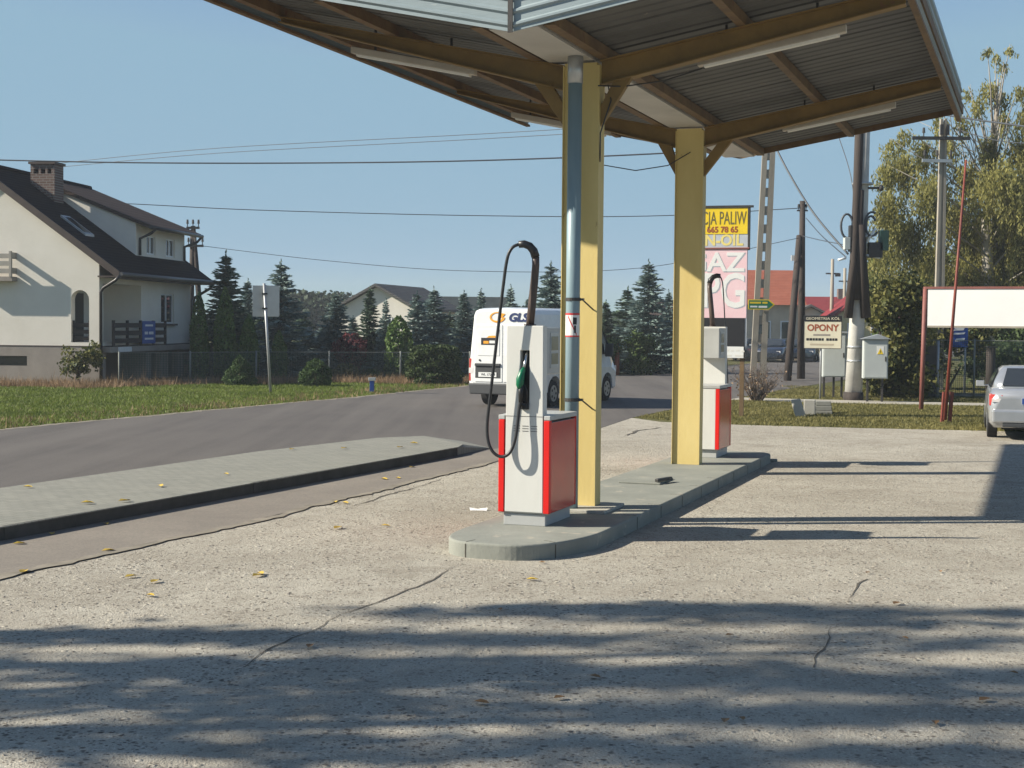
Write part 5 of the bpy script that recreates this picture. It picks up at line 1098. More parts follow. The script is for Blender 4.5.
def cabinet(label, px0, px1, ytop, ybot, yg, legs, peak):
    b = gp((px0 + px1) / 2, yg); t = thing('electric_cabinet', label, 'cabinet', (b.x, b.y, 0), R(-8))
    hw = (px1 - px0) / 2 / F * b.y; z0, z1 = at(px0, ybot, b.y).z, at(px0, ytop, b.y).z
    bx = MB().box(-hw, hw, 0, 0.45, z0, z1).build('case', M['cabinet'], t, bevel=0.01)
    MB().box(-hw + 0.03, hw - 0.03, -0.02, -0.001, z0 + 0.03, z1 - 0.04).build('door', M['cabinet'], bx, bevel=0.005)
    MB().box(hw - 0.09, hw - 0.06, -0.045, -0.021, (z0 + z1) / 2 - 0.07, (z0 + z1) / 2 + 0.07).build('handle', M['darksteel'], bx)
    if peak: MB().prism([(-hw - 0.08, z1 + 0.001), (hw + 0.08, z1 + 0.001), (hw * 0.2, z1 + 0.14)], -0.08, 0.55, 'y').build('roof', M['cabroof'], t)
    else: MB().box(-hw - 0.04, hw + 0.04, -0.05, 0.5, z1 + 0.001, z1 + 0.05).build('roof', M['cabroof'], t)
    for x in legs: MB().box(x * hw - 0.03, x * hw + 0.03, 0.1, 0.2, -0.2, z0 - 0.001).build('leg', M['darksteel'], t)
    return t, z0, z1, hw, bx
cabinet('grey electrical cabinet on three legs partly behind the cream tyre sign', 822.5, 845, 333, 377, 398, (-0.85, 0.0, 0.7), False)
t, z0, z1, hw, bx = cabinet('grey electrical cabinet with peaked roof and yellow hazard mark, right of the pole', 863, 887, 339, 378.5, 402, (-0.6, 0.6), True)
MB().prism([(0.02, z1 - 0.44), (0.22, z1 - 0.44), (0.22, z1 - 0.2), (0.02, z1 - 0.2)], -0.024, -0.0205, 'y').build('hazard_plate', M['white'], bx)
MB().prism([(0.035, z1 - 0.43), (0.205, z1 - 0.43), (0.12, z1 - 0.26)], -0.0275, -0.0245, 'y').build('hazard_triangle', M['signyellow'], bx)
MB().prism([(0.10, z1 - 0.41), (0.14, z1 - 0.36), (0.12, z1 - 0.35), (0.13, z1 - 0.30), (0.105, z1 - 0.35), (0.12, z1 - 0.365)], -0.030, -0.028, 'y').build('hazard_bolt', M['signblack'], bx)

# red framed hoarding and leaning mast
b = gp(921, 410); YB = b.y; t = thing('blank_hoarding', 'large blank white hoarding on rusty red posts behind the silver sedan', 'billboard', (b.x, YB, 0), R(-24))
T = lambda px, py: at(px, py, YB) - Vector((b.x, YB, 0))
zt, zb_ = T(921, 289).z, T(921, 325.5).z
MB().box(0.12, 5.2, -0.03, 0.03, zb_, zt).build('panel', M['hoarding'], t)
MB().box(0.0, 5.3, -0.05, 0.05, zt + 0.001, zt + 0.06).build('top_rail', M['maroon'], t)
MB().box(0.12, 5.2, -0.05, 0.05, zb_ - 0.05, zb_ - 0.001).build('bottom_rail', M['concpole'], t)
for x in (0.05, 5.28): tube_part('post', [(x - 0.05, 0, -0.2), (x, 0, zt + 0.05)], 0.06, M['maroon'], t)
b = gp(945, 422); YB = b.y; t = thing('leaning_mast', 'thin rusty red mast leaning right in front of the blank hoarding', 'mast', (b.x, YB, 0), 0)
T = lambda px, py: at(px, py, YB) - Vector((b.x, YB, 0))
tube_part('mast', [(-0.02, -0.05, 0.05), T(966, 160)], [0.045, 0.024], M['mastred'], t, 8)
for dx in (-0.085, 0.085):
    mb = MB(); p = T(949, 392); mb.bar((dx, 0, -0.3), (p.x + dx - 0.02, 0, p.z), 0.07, 0.09, up=(0, 1, 0)); mb.build('socket_plate', M['mastred'], t)

# blue sign beyond, gate post, wire fence on the right
b = gp(963, 396); t = thing('blue_notice', 'blue notice board with white lettering on a post below the hoarding', 'sign', (b.x, b.y, 0), 0)
T = lambda px, py: at(px, py, b.y) - Vector((b.x, b.y, 0)); a, c = T(951.5, 347), T(968, 325)
bd = MB().box(a.x, c.x, -0.02, 0.02, a.z, c.z).build('board', M['signblue'], t)
mb = MB()
for y0, y1, u0, u1 in ((328, 330.8, 0.1, 0.72), (333, 334.8, 0.05, 0.75), (338.5, 341.5, 0.2, 0.75)):
    z0, z1 = T(955, y1).z, T(955, y0).z; k = c.x - a.x; mb.prism([(a.x + k * u0, z0), (a.x + k * u1, z0 + 0.02), (a.x + k * u1 + 0.04, z1 + 0.02), (a.x + k * u0 + 0.04, z1)], -0.025, -0.0205, 'y')
mb.build('faded_text_lines', M['white'], bd)
tube_part('post', [(0.05, 0.05, -0.2), (0.05, 0.05, c.z - 0.1)], 0.035, M['postgrey'], t, 8)
def fence(label, P, h, gname='wire_fence', gap=2.7):
    base = Vector((*P[0], 0)); t = thing(gname, label, 'fence', base, 0)
    for a, b in zip(P, P[1:]):
        a, b = Vector((*a, 0)) - base, Vector((*b, 0)) - base; d = b - a; n = max(1, round(d.length / gap))
        f = MB().box(0, d.length, -0.008, 0.008, 0.08, h).build('wire_panel', M['fencemesh'], t); f.location = a; f.rotation_euler = (0, 0, math.atan2(d.y, d.x))
        mb = MB(); mb.tube([a + Vector((0, 0, h + 0.01)), b + Vector((0, 0, h + 0.01))], 0.012, 5); mb.build('top_wire', M['fencepost'], t)
        mb = MB(); mb.bar(a + Vector((0, 0.03, 0.05)), b + Vector((0, 0.03, 0.05)), 0.06, 0.14); mb.build('footing', M['kerb'], t)
        for i in range(n + (b == Vector((*P[-1], 0)) - base)):
            p = a + d * (i / n); tube_part('post', [p + Vector((0, -0.02, -0.2)), p + Vector((0, -0.02, h + 0.06))], 0.032, M['fencepost'], t, 6)
    return t
fence('low green wire fence in front of the house and the conifer garden', [(-13.2, 48.7), (-9.25, 52.4), (-1.6, 54.6), (1.8, 58.5)], 1.05)
fence('green wire fence behind the van and columns, beyond the road', [(3.2, 62.5), (7.2, 70.5), (12, 82)], 1.2)
fence('tall green wire fence below the white hoarding at the right', [(12.6, 45.8), (14.4, 45.2), (20, 43.8)], 1.75)
b = gp(931, 398); t = thing('gate_post', 'grey metal gate panel and post beside the dark bush under the hoarding', 'gate', (b.x, b.y, 0), R(-5))
MB().box(-0.22, 0.14, -0.02, 0.02, 0.05, 1.6).build('gate_panel', M['postgrey'] if False else M['darksteel'], t); tube_part('post', [(0.18, 0, -0.2), (0.18, 0, 1.75)], 0.045, M['postgrey'], t, 8)
b = gp(990, 392); t = thing('wooden_post', 'stout dark post standing by the fence left of the silver sedan', 'post', (b.x, b.y, 0), 0)
tube_part('post', [(0, 0, -0.2), (0, 0, 1.5)], [0.17, 0.15], M['tarwood'], t, 8); MB().box(-0.16, 0.16, -0.16, 0.16, 1.501, 1.54).build('cap', M['darksteel'], t)

# back of a double road sign
b = gp(271, 393); t = thing('road_sign', 'pair of grey road sign backs on one slightly leaning pole', 'sign', (b.x, b.y, 0), R(6))
T = lambda px, py: at(px, py, b.y) - Vector((b.x, b.y, 0)); tp = T(263.5, 285)
tube_part('pole', [(0, 0, -0.2), (tp.x + 0.02, 0, tp.z + 0.05)], 0.042, M['postgrey'], t, 10)
for (xa, xb, dy) in ((252.7, 264, 0.10), (265, 279, -0.14)):
    a, c = T(xa, 316.5), T(xb, 285.5); zb_, zt = a.z, c.z; mb = MB()
    mb.hexa([(a.x, 0.05, zb_), (c.x, 0.05 + dy, zb_), (c.x, 0.075 + dy, zb_), (a.x, 0.075, zb_), (a.x, 0.05, zt), (c.x, 0.05 + dy, zt), (c.x, 0.075 + dy, zt), (a.x, 0.075, zt)] if dy > 0 else
            [(a.x, 0.05, zb_), (c.x, 0.05 - dy, zb_), (c.x, 0.075 - dy, zb_), (a.x, 0.075, zb_), (a.x, 0.05, zt), (c.x, 0.05 - dy, zt), (c.x, 0.075 - dy, zt), (a.x, 0.075, zt)])
    pn = mb.build('sign_panel', M['signback'], t, bevel=0.004)
    for z in (zb_ + 0.25, zt - 0.25): MB().box(tp.x - 0.03, tp.x + 0.12, -0.06, 0.045, z - 0.02, z + 0.02).build('clamp', M['darksteel'], pn)
b = gp(372, 392.5); t = thing('marker_post', 'short stubby blue marker post with pale top at the road edge', 'post', (b.x, b.y, 0), 0)
MB().box(-0.065, 0.065, -0.065, 0.065, -0.1, 0.36).build('shaft', M['signblue'], t, bevel=0.01); MB().box(-0.11, 0.11, -0.08, 0.08, 0.361, 0.46).build('head', M['signback'], t, bevel=0.01)
# concrete pieces on the verge
for (px, py, kind, lb) in ((798, 417, 0, 'leaning pale concrete slab at the left of the rubble on the verge'), (809, 415, 1, 'upright concrete block in the middle of the rubble on the verge'), (819, 414, 2, 'stack of flat grey concrete slabs at the right of the rubble on the verge')):
    b = gp(px, py); t = thing('concrete_block', lb, 'concrete block', (b.x, b.y, 0), R(-12))
    if kind == 0: mb = MB(); mb.hexa([(-0.05, 0, -0.05), (0.2, 0, -0.05), (0.2, 0.25, -0.05), (-0.05, 0.25, -0.05), (-0.18, 0.08, 0.4), (0.05, 0.08, 0.42), (0.05, 0.28, 0.42), (-0.18, 0.28, 0.4)]); mb.build('slab', M['pad'], t, bevel=0.02)
    elif kind == 1: MB().box(-0.13, 0.15, 0, 0.3, -0.05, 0.37).build('block', M['pad'], t, bevel=0.02)
    else:
        for i in range(3): MB().box(-0.12 + 0.02 * i, 0.32 - 0.015 * i, 0.02 * i, 0.4, -0.03 + i * 0.115, 0.08 + i * 0.115).build('slab', M['kerb'], t, bevel=0.012)

# ------------------------------------------------------------------ trees and shrubs
def spruce_meshes(h, rad, seed, dens=1.0):
    g = np.random.default_rng(seed); C, Dr, S = [], [], []
    z = 0.03 * h
    while z < h * 0.97:
        k = z / h; r = rad * (1 - k) ** 0.85 * g.uniform(0.8, 1.1) + 0.07
        nb = max(5, int((19 - 10 * k) * dens)); a0 = g.uniform(0, 6.28)
        for i in range(nb):
            a = a0 + 6.283 * i / nb + g.normal(0, 0.25); rr = r * g.uniform(0.55, 1.18)
            d = np.array([math.cos(a), math.sin(a), 0]); sd_ = np.array([-d[1], d[0], 0]); n = max(3, int(rr / 0.06)); droop = g.uniform(0.25, 0.45); zj = g.normal(0, 0.04)
            for j in range(n):
                f = (j + 0.5) / n; dz = 0.34 * rr * f * f - droop * rr * f + 0.05 * (1 - k) + zj
                p = d * rr * f + np.array([0, 0, z + dz]); sp = 0.05 + 0.20 * rr * (1 - f) ** 0.8
                for q in range(3):
                    side = g.uniform(-1, 1); C.append(p + sd_ * side * sp + np.array([0, 0, g.normal(-0.02, 0.02)]))
                    Dr.append(d * 0.9 + sd_ * side * 0.9 + np.array([0, 0, g.normal(0.0, 0.12)])); S.append(g.uniform(0.045, 0.08))
        z += h * g.uniform(0.026, 0.042) * (1 - 0.1 * k)
    for i in range(16): C.append((g.normal(0, 0.012), g.normal(0, 0.012), h * (0.93 + 0.09 * i / 16))); Dr.append((0, 0, 1)); S.append(0.05)
    me = leaf_mesh('crown', C, 0.1, 3.4, np.array(Dr), 0.2, np.array(S))
    tm = MB(); tm.tube([(0, 0, -0.2), (0.02, 0, h * 0.5), (0, 0, h * 0.97)], [0.04 * h * 0.4 + 0.03, 0.05, 0.012], 7)
    return me, tm.mesh('trunk')
protos = [spruce_meshes(5.0, 1.45, 11), spruce_meshes(5.0, 1.25, 12), spruce_meshes(5.0, 1.6, 13, 0.85), spruce_meshes(5.0, 1.1, 14, 0.8)]
for c_, t_ in protos: c_.materials.append(M['spruce']); t_.materials.append(M['trunk'])
def spruce(px, ytop, Y, wk, pi, label, green=False):
    p = at(px, ytop, Y); t = thing('spruce', label, 'spruce tree', (p.x, Y, 0), random.uniform(0, 6.28), 'spruces in the garden beyond the road')
    s_ = p.z / 5.05; t.scale = (s_ * wk * 1.25, s_ * wk * 1.25, s_)
    for me, nm in zip(protos[pi], ('crown', 'trunk')):
        o = bpy.data.objects.new(nm, me); col.objects.link(o); o.parent = t
        if green and nm == 'crown': o.material_slots[0].link = 'OBJECT'; o.material_slots[0].material = M['sprucegreen']
for a in ((226, 251, 58, 1.0, 0, 'tall dark spruce closest to the house, behind the slim columnar conifers', True), (248, 279, 66, 0.85, 1, 'slender pale spruce just left of the road sign panels'), (281, 260, 57, 1.0, 2, 'tall blue spruce rising behind the road sign, right of its panels'),
          (336, 292, 58, 1.15, 0, 'broad spruce left of the white gabled outbuilding'), (370, 287, 59, 0.85, 1, 'narrow dark spruce in front of the middle of the white gable', True), (386, 298, 58, 0.8, 3, 'pale small spruce between the white gable and the round dark conifer'),
          (417, 291, 60, 0.95, 2, 'blue spruce right of the round dark conifer, over the hedge'), (434, 287, 61, 1.1, 0, 'full spruce above the clipped hedge left of the van'), (464, 291, 62, 1.0, 1, 'spruce left of the van, next to its roof corner'), (481, 289, 63, 0.95, 3, 'spruce rising above the left half of the van roof'),
          (511, 285, 64, 0.9, 3, 'spruce framed by the pump hose loop above the van'), (529, 296, 65, 0.9, 1, 'small spruce right behind the hose arm of the front pump'), (551, 262, 62, 1.0, 2, 'tall spruce just left of the drainpipe'),
          (606, 300, 66, 1.0, 1, 'spruce partly hidden by the right side of the near column', True), (628, 287, 67, 1.3, 0, 'bushy spruce between the columns, left of the taller blue one', True), (649, 260, 65, 1.0, 2, 'tall blue spruce standing between the two yellow columns'), (669, 290, 70, 0.9, 3, 'thin spruce at the left edge of the farther column'),
          (303, 312, 63, 1.5, 2, 'low wide spruce between the road sign and the hazy wood', True), (322, 326, 60, 1.5, 0, 'small round-based spruce at the left foot of the broad spruce'), (353, 316, 61, 1.2, 1, 'short spruce directly behind the dark red shrub'), (450, 312, 63, 1.5, 2, 'low wide spruce behind the right end of the hedge', True), (261, 312, 62, 1.4, 0, 'low spruce half hidden by the road sign panels', True), (238, 300, 64, 1.3, 2, 'bushy spruce behind the two columnar conifers', True), (590, 318, 64, 1.5, 0, 'low spruce behind the near column and the van front', True)):
    spruce(*a)

def shape_shrub(name, label, cat, px, ytop, ybase_z, Y, rpx, prof, mat, n, leaf, group=None, trunk_h=0.25, up=0.0, fill=0.72):
    "closed clipped or columnar shrub: leaves spread through a body of revolution"
    p = at(px, ytop, Y); h = p.z - ybase_z; t = thing(name, label, cat, (p.x, Y, ybase_z), 0, group); r0 = rpx / F * Y
    zz = rng.uniform(0, 1, n * 2); rp = np.interp(zz, [q[0] for q in prof], [q[1] for q in prof]); keep = rng.uniform(0, 1, n * 2) < rp / max(q[1] for q in prof); zz, rp = zz[keep][:n], rp[keep][:n]; m = len(zz)
    a = rng.uniform(0, 6.283, m); lump = 1 + 0.10 * np.sin(a * 3 + zz * 9 + px) + 0.07 * np.sin(a * 5 - zz * 17)
    rr = r0 * rp * lump * np.clip(rng.normal(0.95, 0.06, m), 0.3, 1.06)
    C = np.c_[rr * np.cos(a), rr * np.sin(a), zz * h * 0.98 + 0.03]
    D_ = np.c_[np.cos(a) * 0.4, np.sin(a) * 0.4, np.full(m, up)]
    link('crown', leaf_mesh('crown', C, leaf, 1.6, D_, 0.6), mat, t)
    tube_part('trunk', [(0, 0, -0.15), (0, 0, h * 0.7)], [0.05, 0.02], M['trunk'], t, 6)
    return t
COLM = [(0, 0.7), (0.1, 0.95), (0.35, 1.0), (0.65, 0.8), (0.88, 0.42), (1, 0.05)]
for px, yt, r, lb in ((199, 291, 9, 'dark columnar conifer against the house corner downpipe'), (225, 286, 11, 'tallest columnar conifer, second from the house corner'), (249, 314, 9.5, 'shorter columnar conifer left of the road sign pole, third from the house'), (279, 331, 8, 'smallest columnar conifer, just right of the road sign pole')):
    shape_shrub('columnar_conifer', lb, 'conifer', px, yt, 0, 54, r, COLM, M['thuja'], 4200, 0.065, 'columnar conifers beside the house', up=1.0)
shape_shrub('columnar_conifer', 'stout round topped dark conifer in front of the outbuilding roof', 'conifer', 399, 316, 0, 56, 13, [(0, 0.85), (0.3, 1), (0.7, 0.9), (0.9, 0.55), (1, 0.1)], M['thuja'], 3200, 0.09, None, up=1.0)
for px, yt, r, pr, lb in ((240, 355, 16, [(0, 0.9), (0.15, 1), (0.5, 0.72), (0.8, 0.38), (1, 0.03)], 'clipped cone shaped shrub left of the road sign pole by the fence'), (316, 359, 15.5, [(0, 0.85), (0.25, 1), (0.55, 0.9), (0.85, 0.5), (1, 0.08)], 'clipped round shrub right of the road sign pole by the fence')):
    shape_shrub('clipped_shrub', lb, 'shrub', px, yt, 0, 48.8, r, pr, M['globe'], 7000, 0.04, 'clipped shrubs along the fence')
shape_shrub('hedge', 'block of trimmed green hedge left of the van by the road', 'hedge', 434, 345, 0, 51.5, 26, [(0, 0.95), (0.2, 1), (0.8, 0.93), (0.95, 0.75), (1, 0.45)], M['hedge'], 7000, 0.075)
shape_shrub('red_shrub', 'dark red leaved shrub in the conifer garden', 'shrub', 351, 333, 0.2, 56, 17, [(0, 0.3), (0.4, 0.9), (0.7, 1), (1, 0.3)], M['redleaf'], 1300, 0.09)
shape_shrub('pale_shrub', 'low yellowish shrub behind the fence right of the round shrub', 'shrub', 346, 364, 0.0, 54.5, 14, [(0, 0.5), (0.5, 1), (1, 0.3)], M['yellowleaf'], 700, 0.08)
shape_shrub('pale_shrub', 'small low bush behind the fence above the blue marker post', 'shrub', 372, 370, 0.0, 54.8, 10, [(0, 0.5), (0.5, 1), (1, 0.3)], M['bushgreen'], 500, 0.08)

def leafy(name, label, cat, P, blobs, mat, leaf, n, group=None, stems=(), trunk=M['trunk'], tr=0.06):
    "irregular crown: leaves gathered on many small twigs inside overlapping lumps"
    t = thing(name, label, cat, P, 0, group); C = []
    tot = sum(b[3] ** 2 for b in blobs)
    for (x, y, z, r) in blobs:
        m = max(6, int(n * r * r / tot / 14)); d = rng.normal(size=(m, 3)); d /= np.linalg.norm(d, axis=1, keepdims=True)
        c = np.array([x, y, z]) + d * r * (rng.uniform(0.25, 1.0, (m, 1)) ** 0.5) * np.array([1, 1, 0.9])
        tw = np.repeat(c, 14, axis=0) + rng.normal(0, 1, (m * 14, 3)) * np.minimum(0.13 * r + 0.05, 0.28)
        C.append(tw)
    link('crown', leaf_mesh('crown', np.concatenate(C), leaf, 1.6), mat, t)
    for pts, r0, r1 in (stems or [([(0, 0, -0.2), (blobs[0][0] * 0.5, blobs[0][1] * 0.5, blobs[0][2])], tr, tr * 0.4)]):
        k = len(pts); tube_part('trunk', pts, [r0 + (r1 - r0) * i / (k - 1) for i in range(k)], trunk, t, 7)
    return t
def blobs_in(px0, px1, y0, y1, Y, n, rmin, rmax, base, depth=1.5, shape=None):
    out = []
    while len(out) < n:
        u, v = random.random(), random.random()
        if shape and not shape(u, v): continue
        p = at(px0 + u * (px1 - px0), y0 + v * (y1 - y0), Y); r = random.uniform(rmin, rmax)
        out.append((p.x - base[0], random.uniform(-depth, depth), max(0.05, p.z - base[2]), r))
    return out
def groundbase(px, Y): p = at(px, 380, Y); return (p.x, Y, 0.0)
# big yellow-green birch behind the poles on the right
B = groundbase(985, 60)
wt = thing('weeping_birch', 'tall yellow-green weeping tree with thin open top filling the right edge', 'tree', B, 0)
C, Dv = [], []
g = np.random.default_rng(5)
def strand(p, ln, n):
    for j in range(n):
        f = j / n; C.append(p + np.array([g.normal(0, 0.06), g.normal(0, 0.06), -ln * f]) + g.normal(0, 0.05, 3)); Dv.append((g.normal(0, .35), g.normal(0, .35), -1))
ends = []
def lump(px, py, dY, rpx, k, ln):
    c = np.array(at(px, py, 60 + dY)) - np.array(B); r = rpx / F * 60
    for _ in range(int(k * 3.0)):
        d = g.normal(0, 0.5, 3); d[2] = 0.45 - 0.5 * (d[0] ** 2 + d[1] ** 2) + g.normal(0, 0.22); p = c + d * r; strand(p, ln * g.uniform(0.5, 1.4), int(22 * ln + 4))
    ends.append(c)
for px, py, rp, k, ln in ((900, 165, 20, 26, 1.5), (888, 205, 16, 22, 1.5), (905, 235, 24, 34, 1.7), (880, 250, 10, 12, 1.2), (930, 190, 20, 26, 1.5), (925, 150, 14, 14, 1.1), (958, 215, 26, 40, 1.8), (985, 240, 30, 52, 1.8), (1010, 225, 28, 52, 1.8), (975, 275, 34, 52, 1.4), (1015, 270, 30, 50, 1.5), (930, 262, 24, 36, 1.4),
                          (1000, 180, 26, 40, 1.8), (1024, 190, 24, 44, 1.8), (968, 175, 18, 20, 1.4), (1020, 150, 16, 20, 1.5), (988, 145, 12, 12, 1.3), (1003, 118, 8, 6, 1.0), (1022, 118, 9, 7, 1.0), (950, 145, 12, 10, 1.0), (940, 118, 7, 4, 0.9), (990, 88, 9, 8, 0.9), (978, 105, 7, 4, 0.9), (955, 95, 6, 3, 0.7), (968, 92, 4, 2, 0.6), (962, 120, 7, 4, 0.9), (1004, 96, 6, 4, 0.6), (1019, 92, 6, 4, 0.6),
                          (987, 52, 4, 3, 0.3), (996, 58, 4, 3, 0.3), (1004, 66, 4, 3, 0.4), (1010, 50, 4, 3, 0.3), (885, 170, 8, 6, 1.0), (890, 145, 7, 4, 0.8), (1040, 230, 30, 40, 1.8), (1060, 200, 30, 36, 1.8), (1045, 160, 22, 20, 1.6), (1070, 260, 30, 36, 1.8), (885, 280, 10, 10, 1.0), (905, 135, 8, 5, 0.9)):
    lump(px, py, g.uniform(-2.2, 2.2), rp, k, ln)
C = np.array(C); link('crown', leaf_mesh('crown', C, 0.06, 3.0, np.array(Dv), 0.3), M['willow'], wt)
tube_part('trunk', [(0, 0, -0.3), (0.1, 0, 3), (-0.1, 0, 6.5), (0.2, 0.1, 9.5), (0.3, 0.1, 12.4)], [0.34, 0.28, 0.2, 0.1, 0.03], M['birch'], wt, 9)
for c in ends:
    z0 = max(2.0, min(c[2] * 0.72, c[2] - 0.6)); x0 = 0.15 * (z0 / 10); mid = (c * 0.55 + np.array([x0, 0, z0]) * 0.45) + np.array([0, 0, 0.4])
    tube_part('limb', [(x0, 0, z0), tuple(mid), tuple(c + np.array([0, 0, 0.25]))], [0.05, 0.03, 0.01], M['birch'], wt, 5)
for i in range(26):
    x = g.uniform(-2.6, 1.8); z0 = g.uniform(8.0, 9.8); zt = g.uniform(10.2, 12.4)
    tube_part('bare_twig', [(x * 0.5, g.normal(0, .6), z0), (x * 0.85, g.normal(0, .7), (z0 + zt) / 2), (x + g.normal(0, .2), g.normal(0, .8), zt)], [0.022, 0.014, 0.006], M['birch'], wt, 4)
# bushes below it
B = groundbase(898, 44.4); leafy('round_bush', 'large dark green bush with yellowing top right of the pale cable pole', 'bush', B, blobs_in(876, 918, 288, 388, 44.4, 34, 0.35, 0.55, B, 0.6), M['oak'], 0.10, 15000, stems=[([(0.1 * i - 0.2, 0, -0.2), (0.25 * i - 0.5, 0.1, 1.4), (0.3 * i - 0.6, 0.2, 2.6)], 0.06, 0.02) for i in range(5)])
B = groundbase(945, 50.5); leafy('round_bush', 'broad olive bush below the left part of the white hoarding', 'bush', B, blobs_in(915, 985, 318, 372, 50.5, 26, 0.3, 0.55, B, 0.8), M['oak'], 0.10, 8000)
B = groundbase(1005, 53); leafy('round_bush', 'yellowish bush below the hoarding near the silver sedan', 'bush', B, blobs_in(975, 1050, 325, 375, 53, 26, 0.3, 0.6, B, 0.8), M['hedge'], 0.10, 7000)
B = groundbase(905, 66); leafy('garden_tree', 'tree with mixed green foliage standing behind the pole with crossarms', 'tree', B, blobs_in(870, 960, 265, 330, 66, 22, 0.5, 0.9, B, 1.5), M['bushgreen'], 0.14, 7000)
B = groundbase(985, 70); leafy('garden_tree', 'dense green tree low behind the hoarding under the birch', 'tree', B, blobs_in(945, 1075, 255, 350, 70, 30, 0.6, 1.1, B, 1.5), M['bushgreen'], 0.16, 9000)
# bushes between the columns and at the van
B = groundbase(641, 62.3); leafy('roadside_bush', 'bright green bush between the columns beside a brown stake', 'bush', B, blobs_in(626, 652, 338, 372, 62.3, 14, 0.25, 0.42, B, 0.5), M['bushgreen'], 0.085, 3500)
B = groundbase(611, 62.3); leafy('roadside_bush', 'green bush left of the brown stake, at the front of the van', 'bush', B, blobs_in(598, 618, 340, 372, 62.3, 10, 0.25, 0.4, B, 0.5), M['bushgreen'], 0.085, 2500)
b = gp(617, 375); t = thing('stake', 'short brown wooden stake among the bushes between the columns', 'post', (b.x, b.y, 0), 0); tube_part('shaft', [(0, 0, -0.2), (0, 0, 1.2)], [0.11, 0.10], M['signbrownred'], t, 7); tube_part('tip', [(0, 0, 1.2), (0.02, 0, 1.35)], [0.10, 0.03], M['signbrownred'], t, 7)
# leafless shrub at the foot of the lattice pole
b = gp(757, 401); t = thing('bare_shrub', 'twiggy leafless brown shrub at the foot of the lattice pole', 'shrub', (b.x, b.y, 0), 0)
mb = MB()
for i in range(75):
    a = random.uniform(0, 6.28); r = random.uniform(0.2, 0.85); h = random.uniform(0.35, 1.1); p = Vector((0.1 * math.cos(a), 0.1 * math.sin(a), -0.05)); q = Vector((r * math.cos(a), r * math.sin(a) * 0.6, h))
    m_ = p.lerp(q, 0.5) + Vector((random.gauss(0, .06), random.gauss(0, .06), 0.08)); mb.tube([p, m_, q], [0.012, 0.008, 0.003], 4)
    for k in range(3): u = random.uniform(0.4, 0.95); s_ = m_.lerp(q, u); mb.tube([s_, s_ + Vector((random.gauss(0, .12), random.gauss(0, .12), random.uniform(0.05, 0.25)))], [0.006, 0.002], 3)
tg = mb.build('twigs', M['twig'], t); link('withered_leaves', leaf_mesh('withered_leaves', rng.normal(0, 1, (260, 3)) * np.array([0.35, 0.2, 0.18]) + np.array([0, 0, 0.45]), 0.05, 1.5), M['dryweed'], t)
# sapling before the house plinth
B = groundbase(79, 47.6); leafy('sapling', 'small broad leaved sapling in front of the house corner', 'tree', B, blobs_in(64, 97, 346, 372, 47.6, 13, 0.16, 0.3, B, 0.3), M['oak'], 0.09, 1100, stems=[([(0, 0, -0.2), (-0.03, 0, 0.5), (-0.2, 0, 1.0)], 0.045, 0.02), ([(0, 0, 0.3), (0.15, 0, 0.8), (0.35, 0.05, 1.15)], 0.03, 0.012)])

# far woods, one mass
C = []
def wood(px0, px1, ytop, Y, n, amp):
    for i in range(n):
        px = px0 + (px1 - px0) * random.random(); k = 0.5 + 0.5 * math.sin(px * 0.09 + Y) * math.sin(px * 0.023 + 2)
        p = at(px, ytop + amp * (1 - k) * random.uniform(0.3, 1.0), Y); h = p.z; c = np.array([p.x, Y + random.uniform(-6, 6), 0])
        m = 260; d = rng.normal(size=(m, 3)); d /= np.linalg.norm(d, axis=1, keepdims=True)
        C.append(c + np.array([0, 0, h * 0.55]) + d * np.array([h * 0.32, h * 0.32, h * 0.48]) * rng.uniform(0.6, 1.0, (m, 1)))
wood(-40, 290, 318, 260, 120, 4); wood(285, 345, 291, 150, 34, 10); wood(400, 560, 302, 210, 90, 8); wood(560, 760, 312, 260, 80, 6); wood(760, 1100, 318, 240, 120, 8); wood(690, 800, 322, 180, 30, 6)
fw = link('far_wood', leaf_mesh('far_wood', np.concatenate(C), 0.42, 1.3), M['far']); tag(fw, 'distant hazy band of woodland along the horizon', 'woodland', None, 'stuff')

# trees to the left of the picture; their boughs shade the front of the yard
TT = [(-22.5, 7.4, 16.5, 'tallest tree out of view at the left, deepest in the row'), (-18.5, 6.6, 14.5, 'tall tree out of view at the left, middle of the row'), (-15.0, 7.6, 13.0, 'tree out of view at the left, beside the raised pavement'), (-12.3, 6.4, 11.5, 'lowest tree out of view at the left, nearest the yard')]
gg = np.random.default_rng(21); boughs = [[] for _ in TT]
bands = [(-3.9, 0.0, 9.55, 10.0, 6), (-0.3, 4.2, 10.5, 11.1, 9), (0.6, 4.2, 9.75, 10.05, 3), (-3.6, 3.9, 8.45, 9.05, 14), (-3.4, 3.6, 7.75, 8.2, 10), (0.2, 3.4, 7.0, 7.4, 6), (-3.2, -1.0, 7.1, 7.6, 3), (-2.9, 3.2, 5.2, 6.7, 12)]
K = math.cos(AZ) / math.tan(EL); K2 = math.sin(AZ) / math.tan(EL)
for x0, x1, y0, y1, n in bands:
    for i in range(n):
        X = x0 + (x1 - x0) * (i + gg.uniform(0.1, 0.9)) / n; Y = gg.uniform(y0, y1); ks = list(range(len(TT))); gg.shuffle(ks)
        for k in ks:
            xt, yt, h, _ = TT[k]; z = (X - xt + gg.uniform(-2.0, 2.0)) / K
            if 0.45 * h < z < h * 1.02: boughs[k].append((X - K * z, Y - K2 * z, z)); break
